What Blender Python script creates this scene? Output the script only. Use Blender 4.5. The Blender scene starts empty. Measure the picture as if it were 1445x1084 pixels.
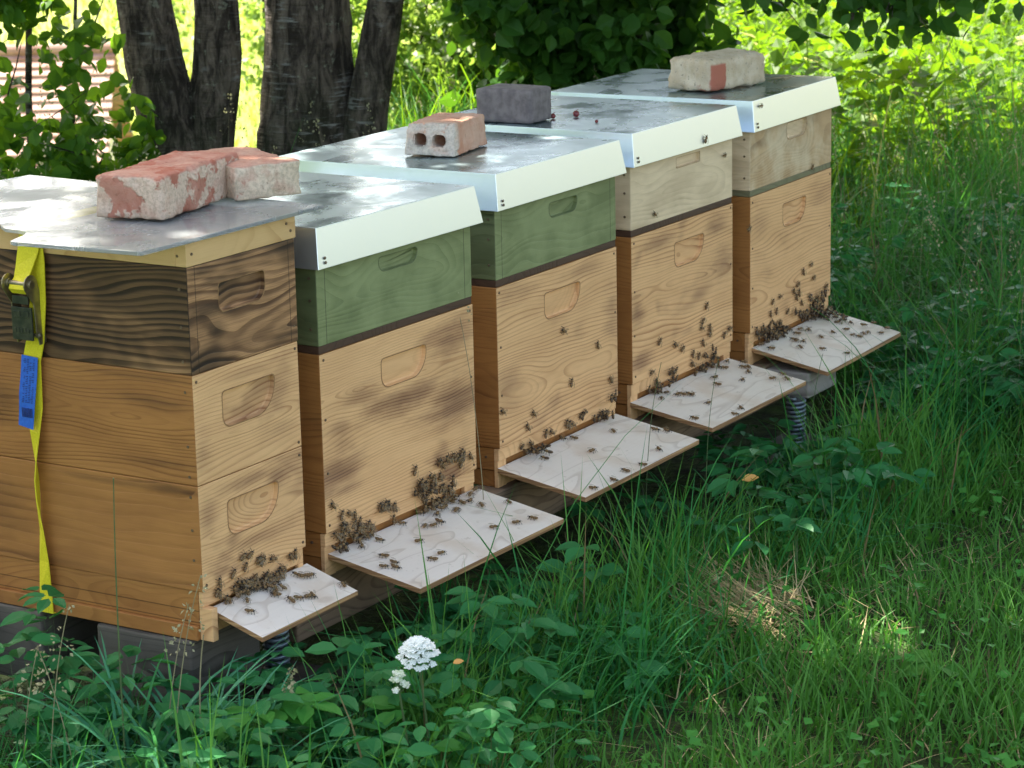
import bpy, bmesh, math, random
import numpy as np
from mathutils import Vector, Matrix, noise
R=math.radians
random.seed(11); RNG=np.random.default_rng(11)
S=bpy.context.scene; COL=S.collection

# ---------------------------------------------------------------- camera
CAMZ=1.4067
cd=bpy.data.cameras.new('camera'); cam=bpy.data.objects.new('camera',cd); COL.objects.link(cam); S.camera=cam
cd.sensor_width=36; cd.lens=3596.4/1445*36; cd.clip_end=600; cd.clip_start=0.1
cam.matrix_world=Matrix.Translation((0,0,CAMZ))@Matrix.Rotation(R(90-13.625),4,'X')@Matrix.Rotation(R(-1.25),4,'Z')
cd.dof.use_dof=True; cd.dof.focus_distance=4.2; cd.dof.aperture_fstop=16

# ---------------------------------------------------------------- light
SUN_EL=R(54); SUN_AZ=R(-32)          # azimuth from +Y towards +X (negative: to the left), sun is behind the hives
w=bpy.data.worlds.new('World'); S.world=w; w.use_nodes=True
nt=w.node_tree; bg=nt.nodes['Background']
sky=nt.nodes.new('ShaderNodeTexSky'); sky.sky_type='NISHITA'; sky.sun_disc=False
sky.sun_elevation=SUN_EL; sky.sun_rotation=SUN_AZ; sky.air_density=1.0; sky.dust_density=2.5; sky.ozone_density=1.0
tn=nt.nodes.new('ShaderNodeMix'); tn.data_type='RGBA'; tn.blend_type='MULTIPLY'; tn.inputs[0].default_value=1; tn.inputs[7].default_value=(1.0,.86,.72,1)   # camera white balance for the shade
nt.links.new(sky.outputs[0],tn.inputs[6]); nt.links.new(tn.outputs[2],bg.inputs[0]); bg.inputs[1].default_value=0.15
sd=bpy.data.lights.new('sun','SUN'); sd.energy=5; sd.angle=R(0.5); sd.color=(1,.93,.82)
sun=bpy.data.objects.new('sun',sd); COL.objects.link(sun)
sdir=Vector((math.sin(SUN_AZ)*math.cos(SUN_EL),math.cos(SUN_AZ)*math.cos(SUN_EL),math.sin(SUN_EL)))
sun.rotation_euler=sdir.to_track_quat('Z','Y').to_euler(); sun.location=(0,0,10)
S.view_settings.view_transform='Standard'; S.view_settings.look='None'
S.view_settings.exposure=2.25; S.view_settings.gamma=1
S.render.engine='CYCLES'
S.cycles.max_bounces=8; S.cycles.transparent_max_bounces=8
S.cycles.sample_clamp_indirect=8

# ---------------------------------------------------------------- node helpers
class N:
    def __init__(s,name):
        s.m=bpy.data.materials.new(name); s.m.use_nodes=True; s.t=s.m.node_tree
        s.t.nodes.clear(); s.out=s.t.nodes.new('ShaderNodeOutputMaterial')
    def n(s,typ,**k):
        x=s.t.nodes.new(typ)
        for a,b in k.items(): setattr(x,a,b)
        return x
    def put(s,sock,v):
        if isinstance(v,bpy.types.NodeSocket): s.t.links.new(v,sock)
        elif isinstance(v,(tuple,list)) and len(v)==3 and sock.type=='RGBA': sock.default_value=(*v,1)
        else: sock.default_value=v
    def math(s,op,a,b=None,c=None,clamp=False):
        x=s.n('ShaderNodeMath',operation=op,use_clamp=clamp); s.put(x.inputs[0],a)
        if b is not None: s.put(x.inputs[1],b)
        if c is not None: s.put(x.inputs[2],c)
        return x.outputs[0]
    def coord(s,kind='Object'): return s.n('ShaderNodeTexCoord').outputs[kind]
    def sep(s,v):
        x=s.n('ShaderNodeSeparateXYZ'); s.put(x.inputs[0],v); return x.outputs
    def comb(s,x,y,z):
        c=s.n('ShaderNodeCombineXYZ')
        for i,v in enumerate((x,y,z)): s.put(c.inputs[i],v)
        return c.outputs[0]
    def noise(s,vec,scale,detail=3,rough=.55,dist=0):
        x=s.n('ShaderNodeTexNoise'); s.put(x.inputs['Vector'],vec); s.put(x.inputs['Scale'],scale)
        x.inputs['Detail'].default_value=detail; x.inputs['Roughness'].default_value=rough; x.inputs['Distortion'].default_value=dist
        return x.outputs[0]
    def voro(s,vec,scale,feature='F1',out='Distance'):
        x=s.n('ShaderNodeTexVoronoi',feature=feature); s.put(x.inputs['Vector'],vec); s.put(x.inputs['Scale'],scale); return x.outputs[out]
    def ss(s,v,a,b,lo=0.,hi=1.):
        x=s.n('ShaderNodeMapRange',interpolation_type='SMOOTHSTEP'); s.put(x.inputs[0],v)
        x.inputs[1].default_value=a; x.inputs[2].default_value=b; x.inputs[3].default_value=lo; x.inputs[4].default_value=hi
        return x.outputs[0]
    def mix(s,f,a,b,mode='MIX'):
        x=s.n('ShaderNodeMix',data_type='RGBA',blend_type=mode); s.put(x.inputs[0],f); s.put(x.inputs[6],a); s.put(x.inputs[7],b); return x.outputs[2]
    def bump(s,h,strength=.3,dist=.002):
        x=s.n('ShaderNodeBump'); s.put(x.inputs['Height'],h); x.inputs['Strength'].default_value=strength; x.inputs['Distance'].default_value=dist; return x.outputs[0]
    def bsdf(s,color,rough=.6,metal=0.,normal=None,spec=.5,**k):
        x=s.n('ShaderNodeBsdfPrincipled'); s.put(x.inputs['Base Color'],color); s.put(x.inputs['Roughness'],rough)
        s.put(x.inputs['Metallic'],metal); s.put(x.inputs['Specular IOR Level'],spec)
        if normal: s.put(x.inputs['Normal'],normal)
        for a,b in k.items(): s.put(x.inputs[a.replace('_',' ')],b)
        return x.outputs[0]
    def done(s,sh): s.t.links.new(sh,s.out.inputs[0]); return s.m
    def rnd(s): return s.n('ShaderNodeNewGeometry').outputs['Random Per Island']

def wood(name,base,line,char,seed=0.,zc=.4,c0=.05,ca=.05,freq=170.,line_amt=.6,char_amt=.4,char_lo=.5,char_hi=.72,
         rough=.55,grey=None,grey_amt=0.,lines_sharp=(.45,.95),tint_amt=.2,seams=None,knots=0.,charsc=5.,wob=.10,spots=(),fib_amt=.22):
    """sawn board: growth rings cut lengthwise (cathedral grain), a torch-scorched pattern, fine fibre"""
    n=N(name); o=n.coord(); x,y,z=n.sep(o)
    u=n.math('ADD',x,y)
    lo=n.noise(n.comb(n.math('MULTIPLY_ADD',u,2.6,seed),n.math('MULTIPLY',z,3.2),seed*1.7),1.0,2,.5)
    lo2=n.noise(n.comb(n.math('MULTIPLY_ADD',u,1.7,seed+9),n.math('MULTIPLY',z,6.),seed*.7+3),1.0,2,.5)
    q=n.math('ADD',n.math('SUBTRACT',z,zc),n.math('MULTIPLY',n.math('SUBTRACT',lo2,.5),wob))
    dep=n.math('MULTIPLY_ADD',n.math('SUBTRACT',lo,.5),ca*4,c0)
    r=n.math('SQRT',n.math('ADD',n.math('MULTIPLY',q,q),n.math('MULTIPLY',dep,dep)))
    if knots:
        kv=n.voro(n.comb(n.math('MULTIPLY_ADD',u,3.1,seed),n.math('MULTIPLY',z,6.),0.),1.1)
        r=n.math('ADD',r,n.math('MULTIPLY',n.ss(kv,0.,.35,1.,0.),knots))
    ph=n.math('FRACT',n.math('MULTIPLY',r,freq))
    # ring spacing varies
    ln=n.math('MULTIPLY',n.ss(ph,lines_sharp[0],lines_sharp[1]),n.ss(ph,.96,1.,1.,0.))
    ringvar=n.noise(n.comb(n.math('MULTIPLY',r,freq*.35),seed,n.math('MULTIPLY',u,.8)),1.0,2,.6)
    ln=n.math('MULTIPLY',ln,n.ss(ringvar,.3,.65,.15,1.))
    fib=n.noise(n.comb(n.math('MULTIPLY',u,14.),seed,n.math('MULTIPLY',z,700.)),1.0,2,.6)
    cn=n.noise(n.comb(n.math('MULTIPLY_ADD',u,.7,seed*3.1),seed,n.math('MULTIPLY',z,1.35)),charsc,3,.6,.4)
    ch=n.ss(cn,char_lo,char_hi)
    if spots:
        wn=n.math('MULTIPLY',n.math('SUBTRACT',n.noise(n.comb(n.math('MULTIPLY_ADD',u,.45,seed+2),seed,n.math('MULTIPLY',z,2.2)),13.,5,.65),.5),2.6)
        for su,sz_,ru,rz,am in spots:
            du=n.math('DIVIDE',n.math('SUBTRACT',u,su),ru); dz=n.math('DIVIDE',n.math('SUBTRACT',z,sz_),rz)
            dd=n.math('ADD',n.math('SQRT',n.math('ADD',n.math('MULTIPLY',du,du),n.math('MULTIPLY',dz,dz))),wn)
            ch=n.math('MAXIMUM',ch,n.ss(dd,-.1,1.35,am,0.))
    tint=n.noise(n.comb(n.math('MULTIPLY_ADD',u,1.,seed+4),seed,n.math('MULTIPLY',z,3.)),7.,3,.6)
    col=n.mix(n.math('MULTIPLY',n.ss(tint,.35,.7),tint_amt),base,line)
    col=n.mix(n.math('MULTIPLY',ln,n.math('MULTIPLY_ADD',ch,1.-line_amt,line_amt)),col,line)
    col=n.mix(n.math('MULTIPLY',n.math('MULTIPLY',ch,n.math('MULTIPLY_ADD',ln,.25,.75)),char_amt),col,char)
    col=n.mix(n.math('MULTIPLY',n.ss(fib,.4,.8),fib_amt),col,line)
    if grey: col=n.mix(n.math('MULTIPLY',n.ss(n.noise(o,9.,4,.6),.4,.65),grey_amt),col,grey)
    if seams:
        for s_ in seams[1]:
            a=y if seams[0]=='y' else (z if seams[0]=='z' else x)
            d=n.math('ABSOLUTE',n.math('SUBTRACT',a,s_))
            col=n.mix(n.ss(d,.0004,.0012,.75,0.),col,tuple(c*.25 for c in line))
    h=n.math('ADD',n.math('MULTIPLY',fib,.5),n.math('MULTIPLY',ln,-.8))
    return n.done(n.bsdf(col,rough,0.,n.bump(h,.35,.0012),.35))

def plain(name,c1,c2,sc=20.,rough=.6,bump=.2,metal=0.,spec=.5,detail=4,dist=.002):
    n=N(name); o=n.coord(); f=n.noise(o,sc,detail,.6)
    return n.done(n.bsdf(n.mix(n.ss(f,.3,.7),c1,c2),rough,metal,n.bump(f,bump,dist) if bump else None,spec))

def leafm(name,c1,c2,tr,tmix=.4,rough=.45,c3=None,p3=.93,spec=.14):
    n=N(name); r=n.rnd(); o=n.coord()
    col=n.mix(r,c1,c2)
    patch=n.noise(o,3.,2,.5)
    col=n.mix(n.ss(patch,.3,.7,0.,.45),col,tuple(min(1,a*1.35) for a in c2))
    tcol=n.mix(r,tr,tuple(a*.75 for a in tr))
    if c3:
        k=n.math('GREATER_THAN',n.math('FRACT',n.math('MULTIPLY',r,37.3)),p3)
        col=n.mix(k,col,c3); tcol=n.mix(k,tcol,c3)
    b=n.bsdf(col,rough,0.,None,spec)
    t=n.n('ShaderNodeBsdfTranslucent'); n.put(t.inputs[0],tcol)
    m=n.n('ShaderNodeMixShader'); m.inputs[0].default_value=tmix
    n.t.links.new(b,m.inputs[1]); n.t.links.new(t.outputs[0],m.inputs[2])
    return n.done(m.outputs[0])

# ---------------------------------------------------------------- object helpers
def tag(o,label=None,cat=None,group=None,kind=None):
    if label: o['label']=label
    if cat: o['category']=cat
    if group: o['group']=group
    if kind: o['kind']=kind
    return o
def empty(name,loc,rz=0):
    o=bpy.data.objects.new(name,None); COL.objects.link(o); o.location=loc; o.rotation_euler=(0,0,rz); o.empty_display_size=.05; return o
def link(name,me,parent=None,mats=(),loc=None,rot=None,smooth=None):
    for m in mats: me.materials.append(m)
    o=bpy.data.objects.new(name,me); COL.objects.link(o)
    if parent: o.parent=parent
    if loc: o.location=loc
    if rot: o.rotation_euler=rot
    if smooth is not None: me.polygons.foreach_set('use_smooth',[smooth]*len(me.polygons))
    return o
def bevel(o,w=.0015,seg=2,ang=35):
    m=o.modifiers.new('bevel','BEVEL'); m.width=w; m.segments=seg; m.limit_method='ANGLE'; m.angle_limit=R(ang); return o
class MB:
    def __init__(s): s.v=[]; s.f=[]; s.mi=[]
    def add(s,vs,fs,mi=0):
        k=len(s.v); s.v+= [tuple(v) for v in vs]; s.f+=[tuple(i+k for i in f) for f in fs]; s.mi+=[mi]*len(fs)
    def box(s,a,b,mi=0,M=None):
        x0,y0,z0=a; x1,y1,z1=b
        vs=[Vector(p) for p in [(x0,y0,z0),(x1,y0,z0),(x1,y1,z0),(x0,y1,z0),(x0,y0,z1),(x1,y0,z1),(x1,y1,z1),(x0,y1,z1)]]
        if M: vs=[M@v for v in vs]
        s.add(vs,[(0,3,2,1),(4,5,6,7),(0,1,5,4),(1,2,6,5),(2,3,7,6),(3,0,4,7)],mi)
    def cyl(s,p,q,r0,r1=None,seg=10,mi=0,caps=True):
        p,q=Vector(p),Vector(q); r1=r0 if r1 is None else r1
        d=(q-p).normalized(); a=d.orthogonal().normalized(); b=d.cross(a)
        vs=[]
        for c,r in ((p,r0),(q,r1)):
            for i in range(seg):
                t=2*math.pi*i/seg; vs.append(c+(a*math.cos(t)+b*math.sin(t))*r)
        fs=[(i,(i+1)%seg,seg+(i+1)%seg,seg+i) for i in range(seg)]
        if caps: fs+=[tuple(range(seg))[::-1],tuple(range(seg,2*seg))]
        s.add(vs,fs,mi)
    def tube(s,pts,rad,seg=8,mi=0,fn=None):
        pts=[Vector(p) for p in pts]; n=len(pts); vs=[]
        ref=None
        for i,p in enumerate(pts):
            d=(pts[min(i+1,n-1)]-pts[max(i-1,0)]).normalized()
            if ref is None: ref=d.orthogonal().normalized()
            ref=(ref-d*ref.dot(d)).normalized(); b=d.cross(ref)
            r=rad[i] if hasattr(rad,'__len__') else rad
            for k in range(seg):
                t=2*math.pi*k/seg; rr=r*(fn(i,k,p) if fn else 1); vs.append(p+(ref*math.cos(t)+b*math.sin(t))*rr)
        fs=[(i*seg+k,i*seg+(k+1)%seg,(i+1)*seg+(k+1)%seg,(i+1)*seg+k) for i in range(n-1) for k in range(seg)]
        fs+=[tuple(range(seg))[::-1],tuple((n-1)*seg+k for k in range(seg))]
        s.add(vs,fs,mi)
    def ell(s,c,r,M=None,seg=8,rings=6,mi=0):
        c=Vector(c); vs=[];fs=[]
        for i in range(rings+1):
            ph=math.pi*i/rings
            for k in range(seg):
                t=2*math.pi*k/seg; v=Vector((math.sin(ph)*math.cos(t)*r[0],math.sin(ph)*math.sin(t)*r[1],math.cos(ph)*r[2]))
                vs.append(c+(M@v if M else v))
        for i in range(rings):
            for k in range(seg): fs.append((i*seg+k,(i+1)*seg+k,(i+1)*seg+(k+1)%seg,i*seg+(k+1)%seg))
        s.add(vs,fs,mi)
    def mesh(s,name):
        me=bpy.data.meshes.new(name); me.from_pydata(s.v,[],s.f)
        me.polygons.foreach_set('material_index',s.mi); me.update(); return me
    def build(s,name,mats,parent=None,loc=None,rot=None,smooth=None,bev=0):
        o=link(name,s.mesh(name),parent,mats if isinstance(mats,(list,tuple)) else [mats],loc,rot,smooth)
        if bev: bevel(o,bev)
        return o
def npmesh(name,V,T,mats,mi=None,parent=None,smooth=False):
    me=bpy.data.meshes.new(name); V=np.ascontiguousarray(V,dtype=np.float32); T=np.ascontiguousarray(T,dtype=np.int32)
    me.vertices.add(len(V)); me.vertices.foreach_set('co',V.ravel())
    me.loops.add(T.size); me.loops.foreach_set('vertex_index',T.ravel())
    me.polygons.add(len(T)); me.polygons.foreach_set('loop_start',np.arange(0,T.size,3,dtype=np.int32))
    try: me.polygons.foreach_set('loop_total',np.full(len(T),3,dtype=np.int32))
    except Exception: pass
    if mi is not None: me.polygons.foreach_set('material_index',np.ascontiguousarray(mi,dtype=np.int32))
    me.polygons.foreach_set('use_smooth',np.full(len(T),smooth))
    me.update(calc_edges=True)
    for m in (mats if isinstance(mats,(list,tuple)) else [mats]): me.materials.append(m)
    o=bpy.data.objects.new(name,me); COL.objects.link(o)
    if parent: o.parent=parent
    return o
def nrm(a): return a/np.maximum(np.linalg.norm(a,axis=-1,keepdims=True),1e-9)
LEAF_UV=np.array([(0,0,0),(-.24,.25,.05),(-.29,.5,.07),(-.17,.78,.04),(0,1,-.06),(.17,.78,.04),(.29,.5,.07),(.24,.25,.05),(0,.27,-.02),(0,.55,-.03),(0,.8,-.04)])
LEAF_T=np.array([(0,8,1),(1,8,9),(1,9,2),(2,9,10),(2,10,3),(3,10,4),(0,7,8),(7,9,8),(7,6,9),(6,10,9),(6,5,10),(5,4,10)])
LEAF4_UV=np.array([(0,0,0),(-.3,.48,.07),(0,1,-.05),(.3,.48,.07),(0,.45,-.03)])
LEAF4_T=np.array([(0,4,1),(1,4,2),(0,3,4),(3,2,4)])
def leaves(P,D,Nn,size,asp=1.,simple=False):
    """P base points, D direction base to tip, Nn approximate normal"""
    uv,T=(LEAF4_UV,LEAF4_T) if simple else (LEAF_UV,LEAF_T)
    D=nrm(D); Xa=nrm(np.cross(D,Nn)); Z=np.cross(Xa,D)
    size=np.broadcast_to(size,(len(P),))[:,None,None]
    V=P[:,None,:]+size*(uv[None,:,0:1]*asp*Xa[:,None,:]+uv[None,:,1:2]*D[:,None,:]+uv[None,:,2:3]*Z[:,None,:])
    k=len(uv); TT=T[None]+ (np.arange(len(P))*k)[:,None,None]
    return V.reshape(-1,3),TT.reshape(-1,3)
def blades(P,H,W_,lean,az,curl,seg=4):
    """grass blades: P (n,3) base, H length, W_ width, lean start angle from vertical, az heading, curl extra bending"""
    n=len(P); V=[]; pos=P.copy(); d=H/seg
    side=np.stack([-np.sin(az),np.cos(az),np.zeros(n)],1)
    tw=RNG.uniform(-.8,.8,n); hd=np.stack([np.cos(az),np.sin(az),np.zeros(n)],1)
    side=side*np.cos(tw)[:,None]+hd*np.sin(tw)[:,None]
    for i in range(seg):
        wd=W_*(1-(i/seg)**1.6*.75)
        V.append(pos-side*wd[:,None]/2); V.append(pos+side*wd[:,None]/2)
        a=lean+curl*((i+.5)/seg)
        pos=pos+np.stack([np.cos(az)*np.sin(a),np.sin(az)*np.sin(a),np.cos(a)],1)*d[:,None]
    V.append(pos); V=np.stack(V,1)
    T=[]
    for i in range(seg-1): b=2*i; T+=[(b,b+1,b+3),(b,b+3,b+2)]
    b=2*(seg-1); T.append((b,b+1,b+2)); T=np.array(T)
    k=2*seg+1
    return V.reshape(-1,3),(T[None]+(np.arange(n)*k)[:,None,None]).reshape(-1,3)
def cat(parts):
    Vs=[];Ts=[];k=0
    for V,T in parts: Vs.append(V);Ts.append(T+k);k+=len(V)
    return np.concatenate(Vs),np.concatenate(Ts)

BEES="0w93,283,0;0w110,281,0;0w137,263,0;0w141,267,0;0w164,259,0;0w98,266,0;0w68,264,0;0w35,260,0;0w214,248,0;0w225,250,0;0w38,241,0;0b56,-2,0;0b81,-15,0;0b60,-37,0;0b141,-50,0;0b158,-54,0;0b175,-59,0;0b182,-62,0;0b219,-20,0;0b229,-24,0;0b211,-10,0;0b252,-67,0;0w32,245,0;0w53,228,0;0w190,237,0;1w242,295,0;1w15,294,0;1w38,273,0;1w58,269,0;1w72,263,0;1b198,-6,0;1b112,-22,0;1b67,-18,0;1b218,-36,0;1b232,-44,0;1b252,-43,0;1b159,-65,0;1b64,-61,0;1b57,-88,0;1b42,-101,0;1b32,-86,0;1b147,-116,0;1b114,-119,0;1b304,-114,0;1b351,-128,0;1b388,-135,0;1b417,-70,0;1b368,-47,0;1b420,-3,0;1b393,-10,0;1b367,-25,0;1b351,-19,0;1b258,1,0;1w182,227,0;1b315,-32,0;2w222,418,0;2w348,366,0;2w248,317,0;2w397,288,0;2w112,289,0;2w90,270,0;2w159,242,0;2w179,239,0;2w6,317,0;2b219,0,0;2b237,-11,0;2b331,-42,0;2b206,-68,0;2b313,-147,0;2b219,-163,0;2b165,-157,0;2b45,-161,0;2b404,-93,0;2b416,-110,0;2b108,-169,0;2w235,242,0;2w244,238,0;2w257,235,0;3w306,348,0;3w288,318,0;3w284,306,0;3w320,300,0;3w320,286,0;3w289,275,0;3w105,315,0;3w170,295,0;3w201,281,0;3w408,280,0;3w384,271,0;3w246,262,0;3w249,239,0;3w71,260,0;3w271,252,0;4w314,341,0;4w270,333,0;4w329,309,0;4w242,310,0;4w399,277,0;4w220,299,0;4w247,291,0;4w233,284,0;4w146,301,0;4w108,298,0;4w97,274,0;4w127,274,0;4w262,266,0;4w186,262,0;4b382,-68,0;4b434,-103,0;4b423,-135,0;4b377,-140,0;4b396,-94,0;4b352,-120,0;4b336,-116,0;4b305,-118,0;4b304,-105,0;4b325,-80,0;4b277,-70,0;4b222,-64,0;4b240,-28,0;4b231,-13,0;4b193,-20,0;4b149,-41,0;4b154,-53,0;4b113,-63,0;4b149,-100,0;4b169,-146,0;4b147,-33,0;4b44,-26,0;4b51,-3,0;3b133,-52,0;3b110,-37,0;3b120,-42,0;3b135,-57,0;3b117,-101,0;3b144,-159,0;3b14,-123,0;3b104,-172,0;3b304,-83,0;3b369,-120,0;3b411,-120,0;3b391,-140,0;3b236,-60,0;3b271,-38,0;3b361,-69,0;3b392,-53,0;3b382,-45,0;3b413,-31,0;3b386,-8,0;3b343,-22,0;3b340,-13,0;3b325,-1,0;0b116,0,1;0w110,236,1;0b117,-3,1;0w90,233,1;0w101,233,1;0w84,230,1;0w79,233,1;0w100,242,1;0b96,-1,1;0w97,237,1;0b132,-4,1;0b104,4,1;0w121,230,1;0w73,237,1;0b126,-4,1;0w96,230,1;0w85,244,1;0b105,-4,1;0b94,-1,1;0w100,235,1;0w115,234,1;0w90,243,1;0b126,2,1;0b156,1,1;0b143,3,1;0w142,232,1;0b164,3,1;0w129,232,1;0w137,230,1;0b137,-18,1;0w148,234,1;0b160,0,1;0b161,3,1;0b166,-5,1;0w122,240,1;0w154,235,1;0b154,-9,1;0b150,-7,1;0b133,-28,1;0b142,-23,1;0b131,-9,1;0b157,-21,1;0b135,-25,1;0b146,-13,1;0w135,265,1;0w132,265,1;0w134,266,1;0w180,230,1;0w182,229,1;0w172,232,1;0w191,229,1;1w334,289,1;1w323,283,1;1w308,292,1;1w329,295,1;1w311,291,1;1w373,283,1;1w353,291,1;1w357,291,1;1w406,279,1;1w380,292,1;1w386,285,1;1w365,285,1;1w378,274,1;1w146,253,1;1w149,261,1;1w141,259,1;1w153,260,1;1w162,250,1;1w138,258,1;1w149,256,1;1w164,257,1;1w161,253,1;1w188,245,1;1w180,250,1;1w333,230,1;1w281,276,1;1w327,243,1;1w254,267,1;1w350,230,1;1w331,221,1;1w348,245,1;1w320,244,1;1w260,247,1;1w311,225,1;1w285,246,1;1w300,262,1;1w271,240,1;1w256,260,1;1w288,253,1;1w255,252,1;1w254,271,1;1w340,239,1;1w315,267,1;1w264,266,1;1w344,254,1;1w267,263,1;1w293,263,1;1w287,270,1;1w318,262,1;1w350,234,1;1b351,2,1;1w293,228,1;1b275,-7,1;1b319,-32,1;1b359,-1,1;1b310,-12,1;1b340,-4,1;1b290,-15,1;1w303,222,1;1w267,225,1;1b316,0,1;1w328,221,1;1w274,220,1;1b274,-22,1;1w79,221,1;1w113,236,1;1b106,4,1;1w87,237,1;1w31,239,1;1w68,249,1;1w43,256,1;1w44,232,1;1w31,254,1;1w42,245,1;1w22,242,1;1w77,229,1;1w121,222,1;1w94,231,1;1w68,230,1;1w42,252,1;1w80,241,1;1w96,238,1;1w89,248,1;1w102,235,1;1w41,253,1;1w83,221,1;1w118,232,1;1w114,223,1;1w62,234,1;1b102,-1,1;1b38,-6,1;1b12,-8,1;1w39,220,1;1b27,-10,1;1b43,1,1;1w21,224,1;1w247,274,1;1w251,264,1;1w273,240,1;1w287,252,1;1w272,262,1;1w279,252,1;1w253,252,1;1w236,258,1;2b102,-28,1;2b125,-21,1;2b75,-10,1;2b132,-8,1;2w92,237,1;2w115,223,1;2b85,3,1;2b130,-17,1;2b84,-20,1;2b121,-7,1;2b95,-6,1;2w105,235,1;2w144,220,1;2b92,-8,1;2b111,-10,1;2w76,237,1;2w288,243,1;2w295,250,1;2w292,244,1;2w362,235,1;2w331,229,1;2w361,230,1;2w401,221,1;2w337,228,1;2b373,1,1;2w384,227,1;2w367,230,1;2w369,228,1;2b368,-2,1;2w356,224,1;2w406,250,1;2w390,256,1;2w408,254,1;3b88,-2,1;3w131,227,1;3w84,236,1;3w51,233,1;3w89,222,1;3b104,-18,1;3w97,237,1;3w100,230,1;3b84,-3,1;3b84,-2,1;3w109,223,1;3b65,-27,1;3b82,0,1;3b141,-6,1;3b92,-8,1;3w301,246,1;3w314,231,1;3w315,260,1;3w333,224,1;3w339,237,1;3w342,236,1;3w336,250,1;3w305,245,1;3w333,237,1;3w347,220,1;3w166,233,1;3w176,227,1;3w172,245,1;3w155,242,1;3w152,246,1;3w145,249,1;3w294,220,1;3w282,221,1;3w260,220,1;3w274,231,1;3b304,-10,1;3w271,228,1;3w288,222,1;4w373,233,1;4w370,251,1;4w310,264,1;4w348,259,1;4w348,238,1;4w343,251,1;4w379,251,1;4w363,256,1;4w306,272,1;4w346,268,1;4w345,263,1;4w330,260,1;4w390,264,1;4w356,268,1;4w370,275,1;4w329,249,1;4w232,246,1;4w227,251,1;4w223,251,1;4w218,258,1;4w241,248,1"
SWARM="4w304,227,1;4w322,247,1;4b373,-5,1;4b386,0,1;4w335,247,1;4w364,223,1;4w275,229,1;4w295,236,1;4w362,240,1;4b362,-11,1;4b370,0,1;4w305,235,1;4w362,233,1;4b350,-13,1;4w344,222,1;4b367,-10,1;4b411,-9,1;4w357,222,1;4b414,1,1;4w344,228,1;4w334,231,1;4b410,-11,1;4b321,0,1;4w266,244,1;4w286,252,1;4w262,239,1;4w375,233,1;4w289,237,1;4w323,236,1;4w279,233,1;4w332,221,1;4b372,-18,1;4w405,227,1;4w326,244,1;4b392,-17,1;4w272,238,1;4b367,-17,1;4b354,-22,1;4w329,242,1;4w323,237,1;4w323,230,1;4b351,4,1;4b360,-8,1;4w355,223,1;4b311,3,1;4w99,250,1;4w115,227,1;4w49,237,1;4w132,242,1;4w153,241,1;4w133,239,1;4w78,239,1;4w95,238,1;4w78,239,1;4w76,239,1;4w159,224,1;4w53,238,1;4b150,-1,1;4w101,231,1;4w50,236,1;4w84,221,1;4w108,236,1;4w116,222,1;4w60,252,1;4w90,240,1;4w100,228,1;4w105,253,1;4w80,220,1;4w112,232,1;4w59,231,1;4w162,228,1;4b144,-4,1;4b191,1,1;4w97,231,1;4b135,-10,1;4w133,234,1;4b201,4,1;4w100,232,1;4b145,1,1;4w116,225,1;4b99,0,1;4b184,-4,1;4w38,242,1;4w24,253,1;4w123,222,1;4w49,247,1;4w86,229,1;4b161,0,1;4w146,245,1;4w34,238,1;4w150,228,1;4b148,-10,1;4w170,228,1;4w162,227,1;4w89,239,1;4b325,-36,1;4b373,-44,1;4b386,-51,1;4b375,-18,1;4b415,-37,1;4b384,-17,1;4b368,-32,1;4b373,-56,1;4b353,-49,1;4b386,-17,1;4b355,-44,1;4b363,-56,1;4b385,-30,1;4b359,-41,1;4b377,-23,1;4b397,-36,1"
from mathutils.geometry import tessellate_polygon

# ---------------------------------------------------------------- ground and terrain
def sst(a,b,x): t=np.clip((x-a)/(b-a),0,1); return t*t*(3-2*t)
def gz(x,y):
    x=np.asarray(x,float); y=np.asarray(y,float)
    t=x/np.maximum(y,.5); left=1-sst(-.07,.02,t)
    st=15-7.2*left*1.0
    d=np.clip(y-st,0,None)
    fall=-9.3*(1-np.exp(-(d/26)**1.25))
    rise=np.clip(y-75,0,None)*.035
    return fall+rise+.015*np.sin(x*2.1+1)*np.cos(y*1.7)+.01*np.sin(x*5.3+y*4.1)
def make_ground():
    ys=np.concatenate([np.linspace(-25,0,12),np.linspace(.5,18,90),np.geomspace(18.5,320,60)])
    xs=np.concatenate([-np.geomspace(6.2,160,26)[::-1],np.linspace(-6,6,90),np.geomspace(6.2,160,26)])
    X,Y=np.meshgrid(xs,ys); Z=gz(X,Y); V=np.stack([X,Y,Z],-1).reshape(-1,3)
    nx=len(xs); i=np.arange(len(ys)-1)[:,None]*nx+np.arange(nx-1)[None]; i=i.ravel()
    T=np.concatenate([np.stack([i,i+1,i+nx+1],1),np.stack([i,i+nx+1,i+nx],1)])
    n=N('meadow soil and turf'); o=n.coord(); x,y,z=n.sep(o)
    far=n.ss(y,16.,30.)
    soil=n.mix(n.ss(n.noise(o,26.,5,.7),.35,.65),(.014,.020,.007),(.050,.085,.020))
    fine=n.noise(n.comb(x,n.math('MULTIPLY',y,.25),z),2.2,5,.7)
    mead=n.mix(n.ss(fine,.3,.7),(.13,.20,.025),(.23,.27,.05))
    mead=n.mix(n.ss(n.noise(o,.06,3,.6),.4,.62),mead,(.27,.30,.08))
    col=n.mix(far,soil,mead)
    m=n.done(n.bsdf(col,.9,0.,n.bump(n.noise(o,30.,4,.7),.8,.02),.2))
    g=npmesh('ground',V,T,m,smooth=True); g['kind']='structure'
make_ground()

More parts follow.
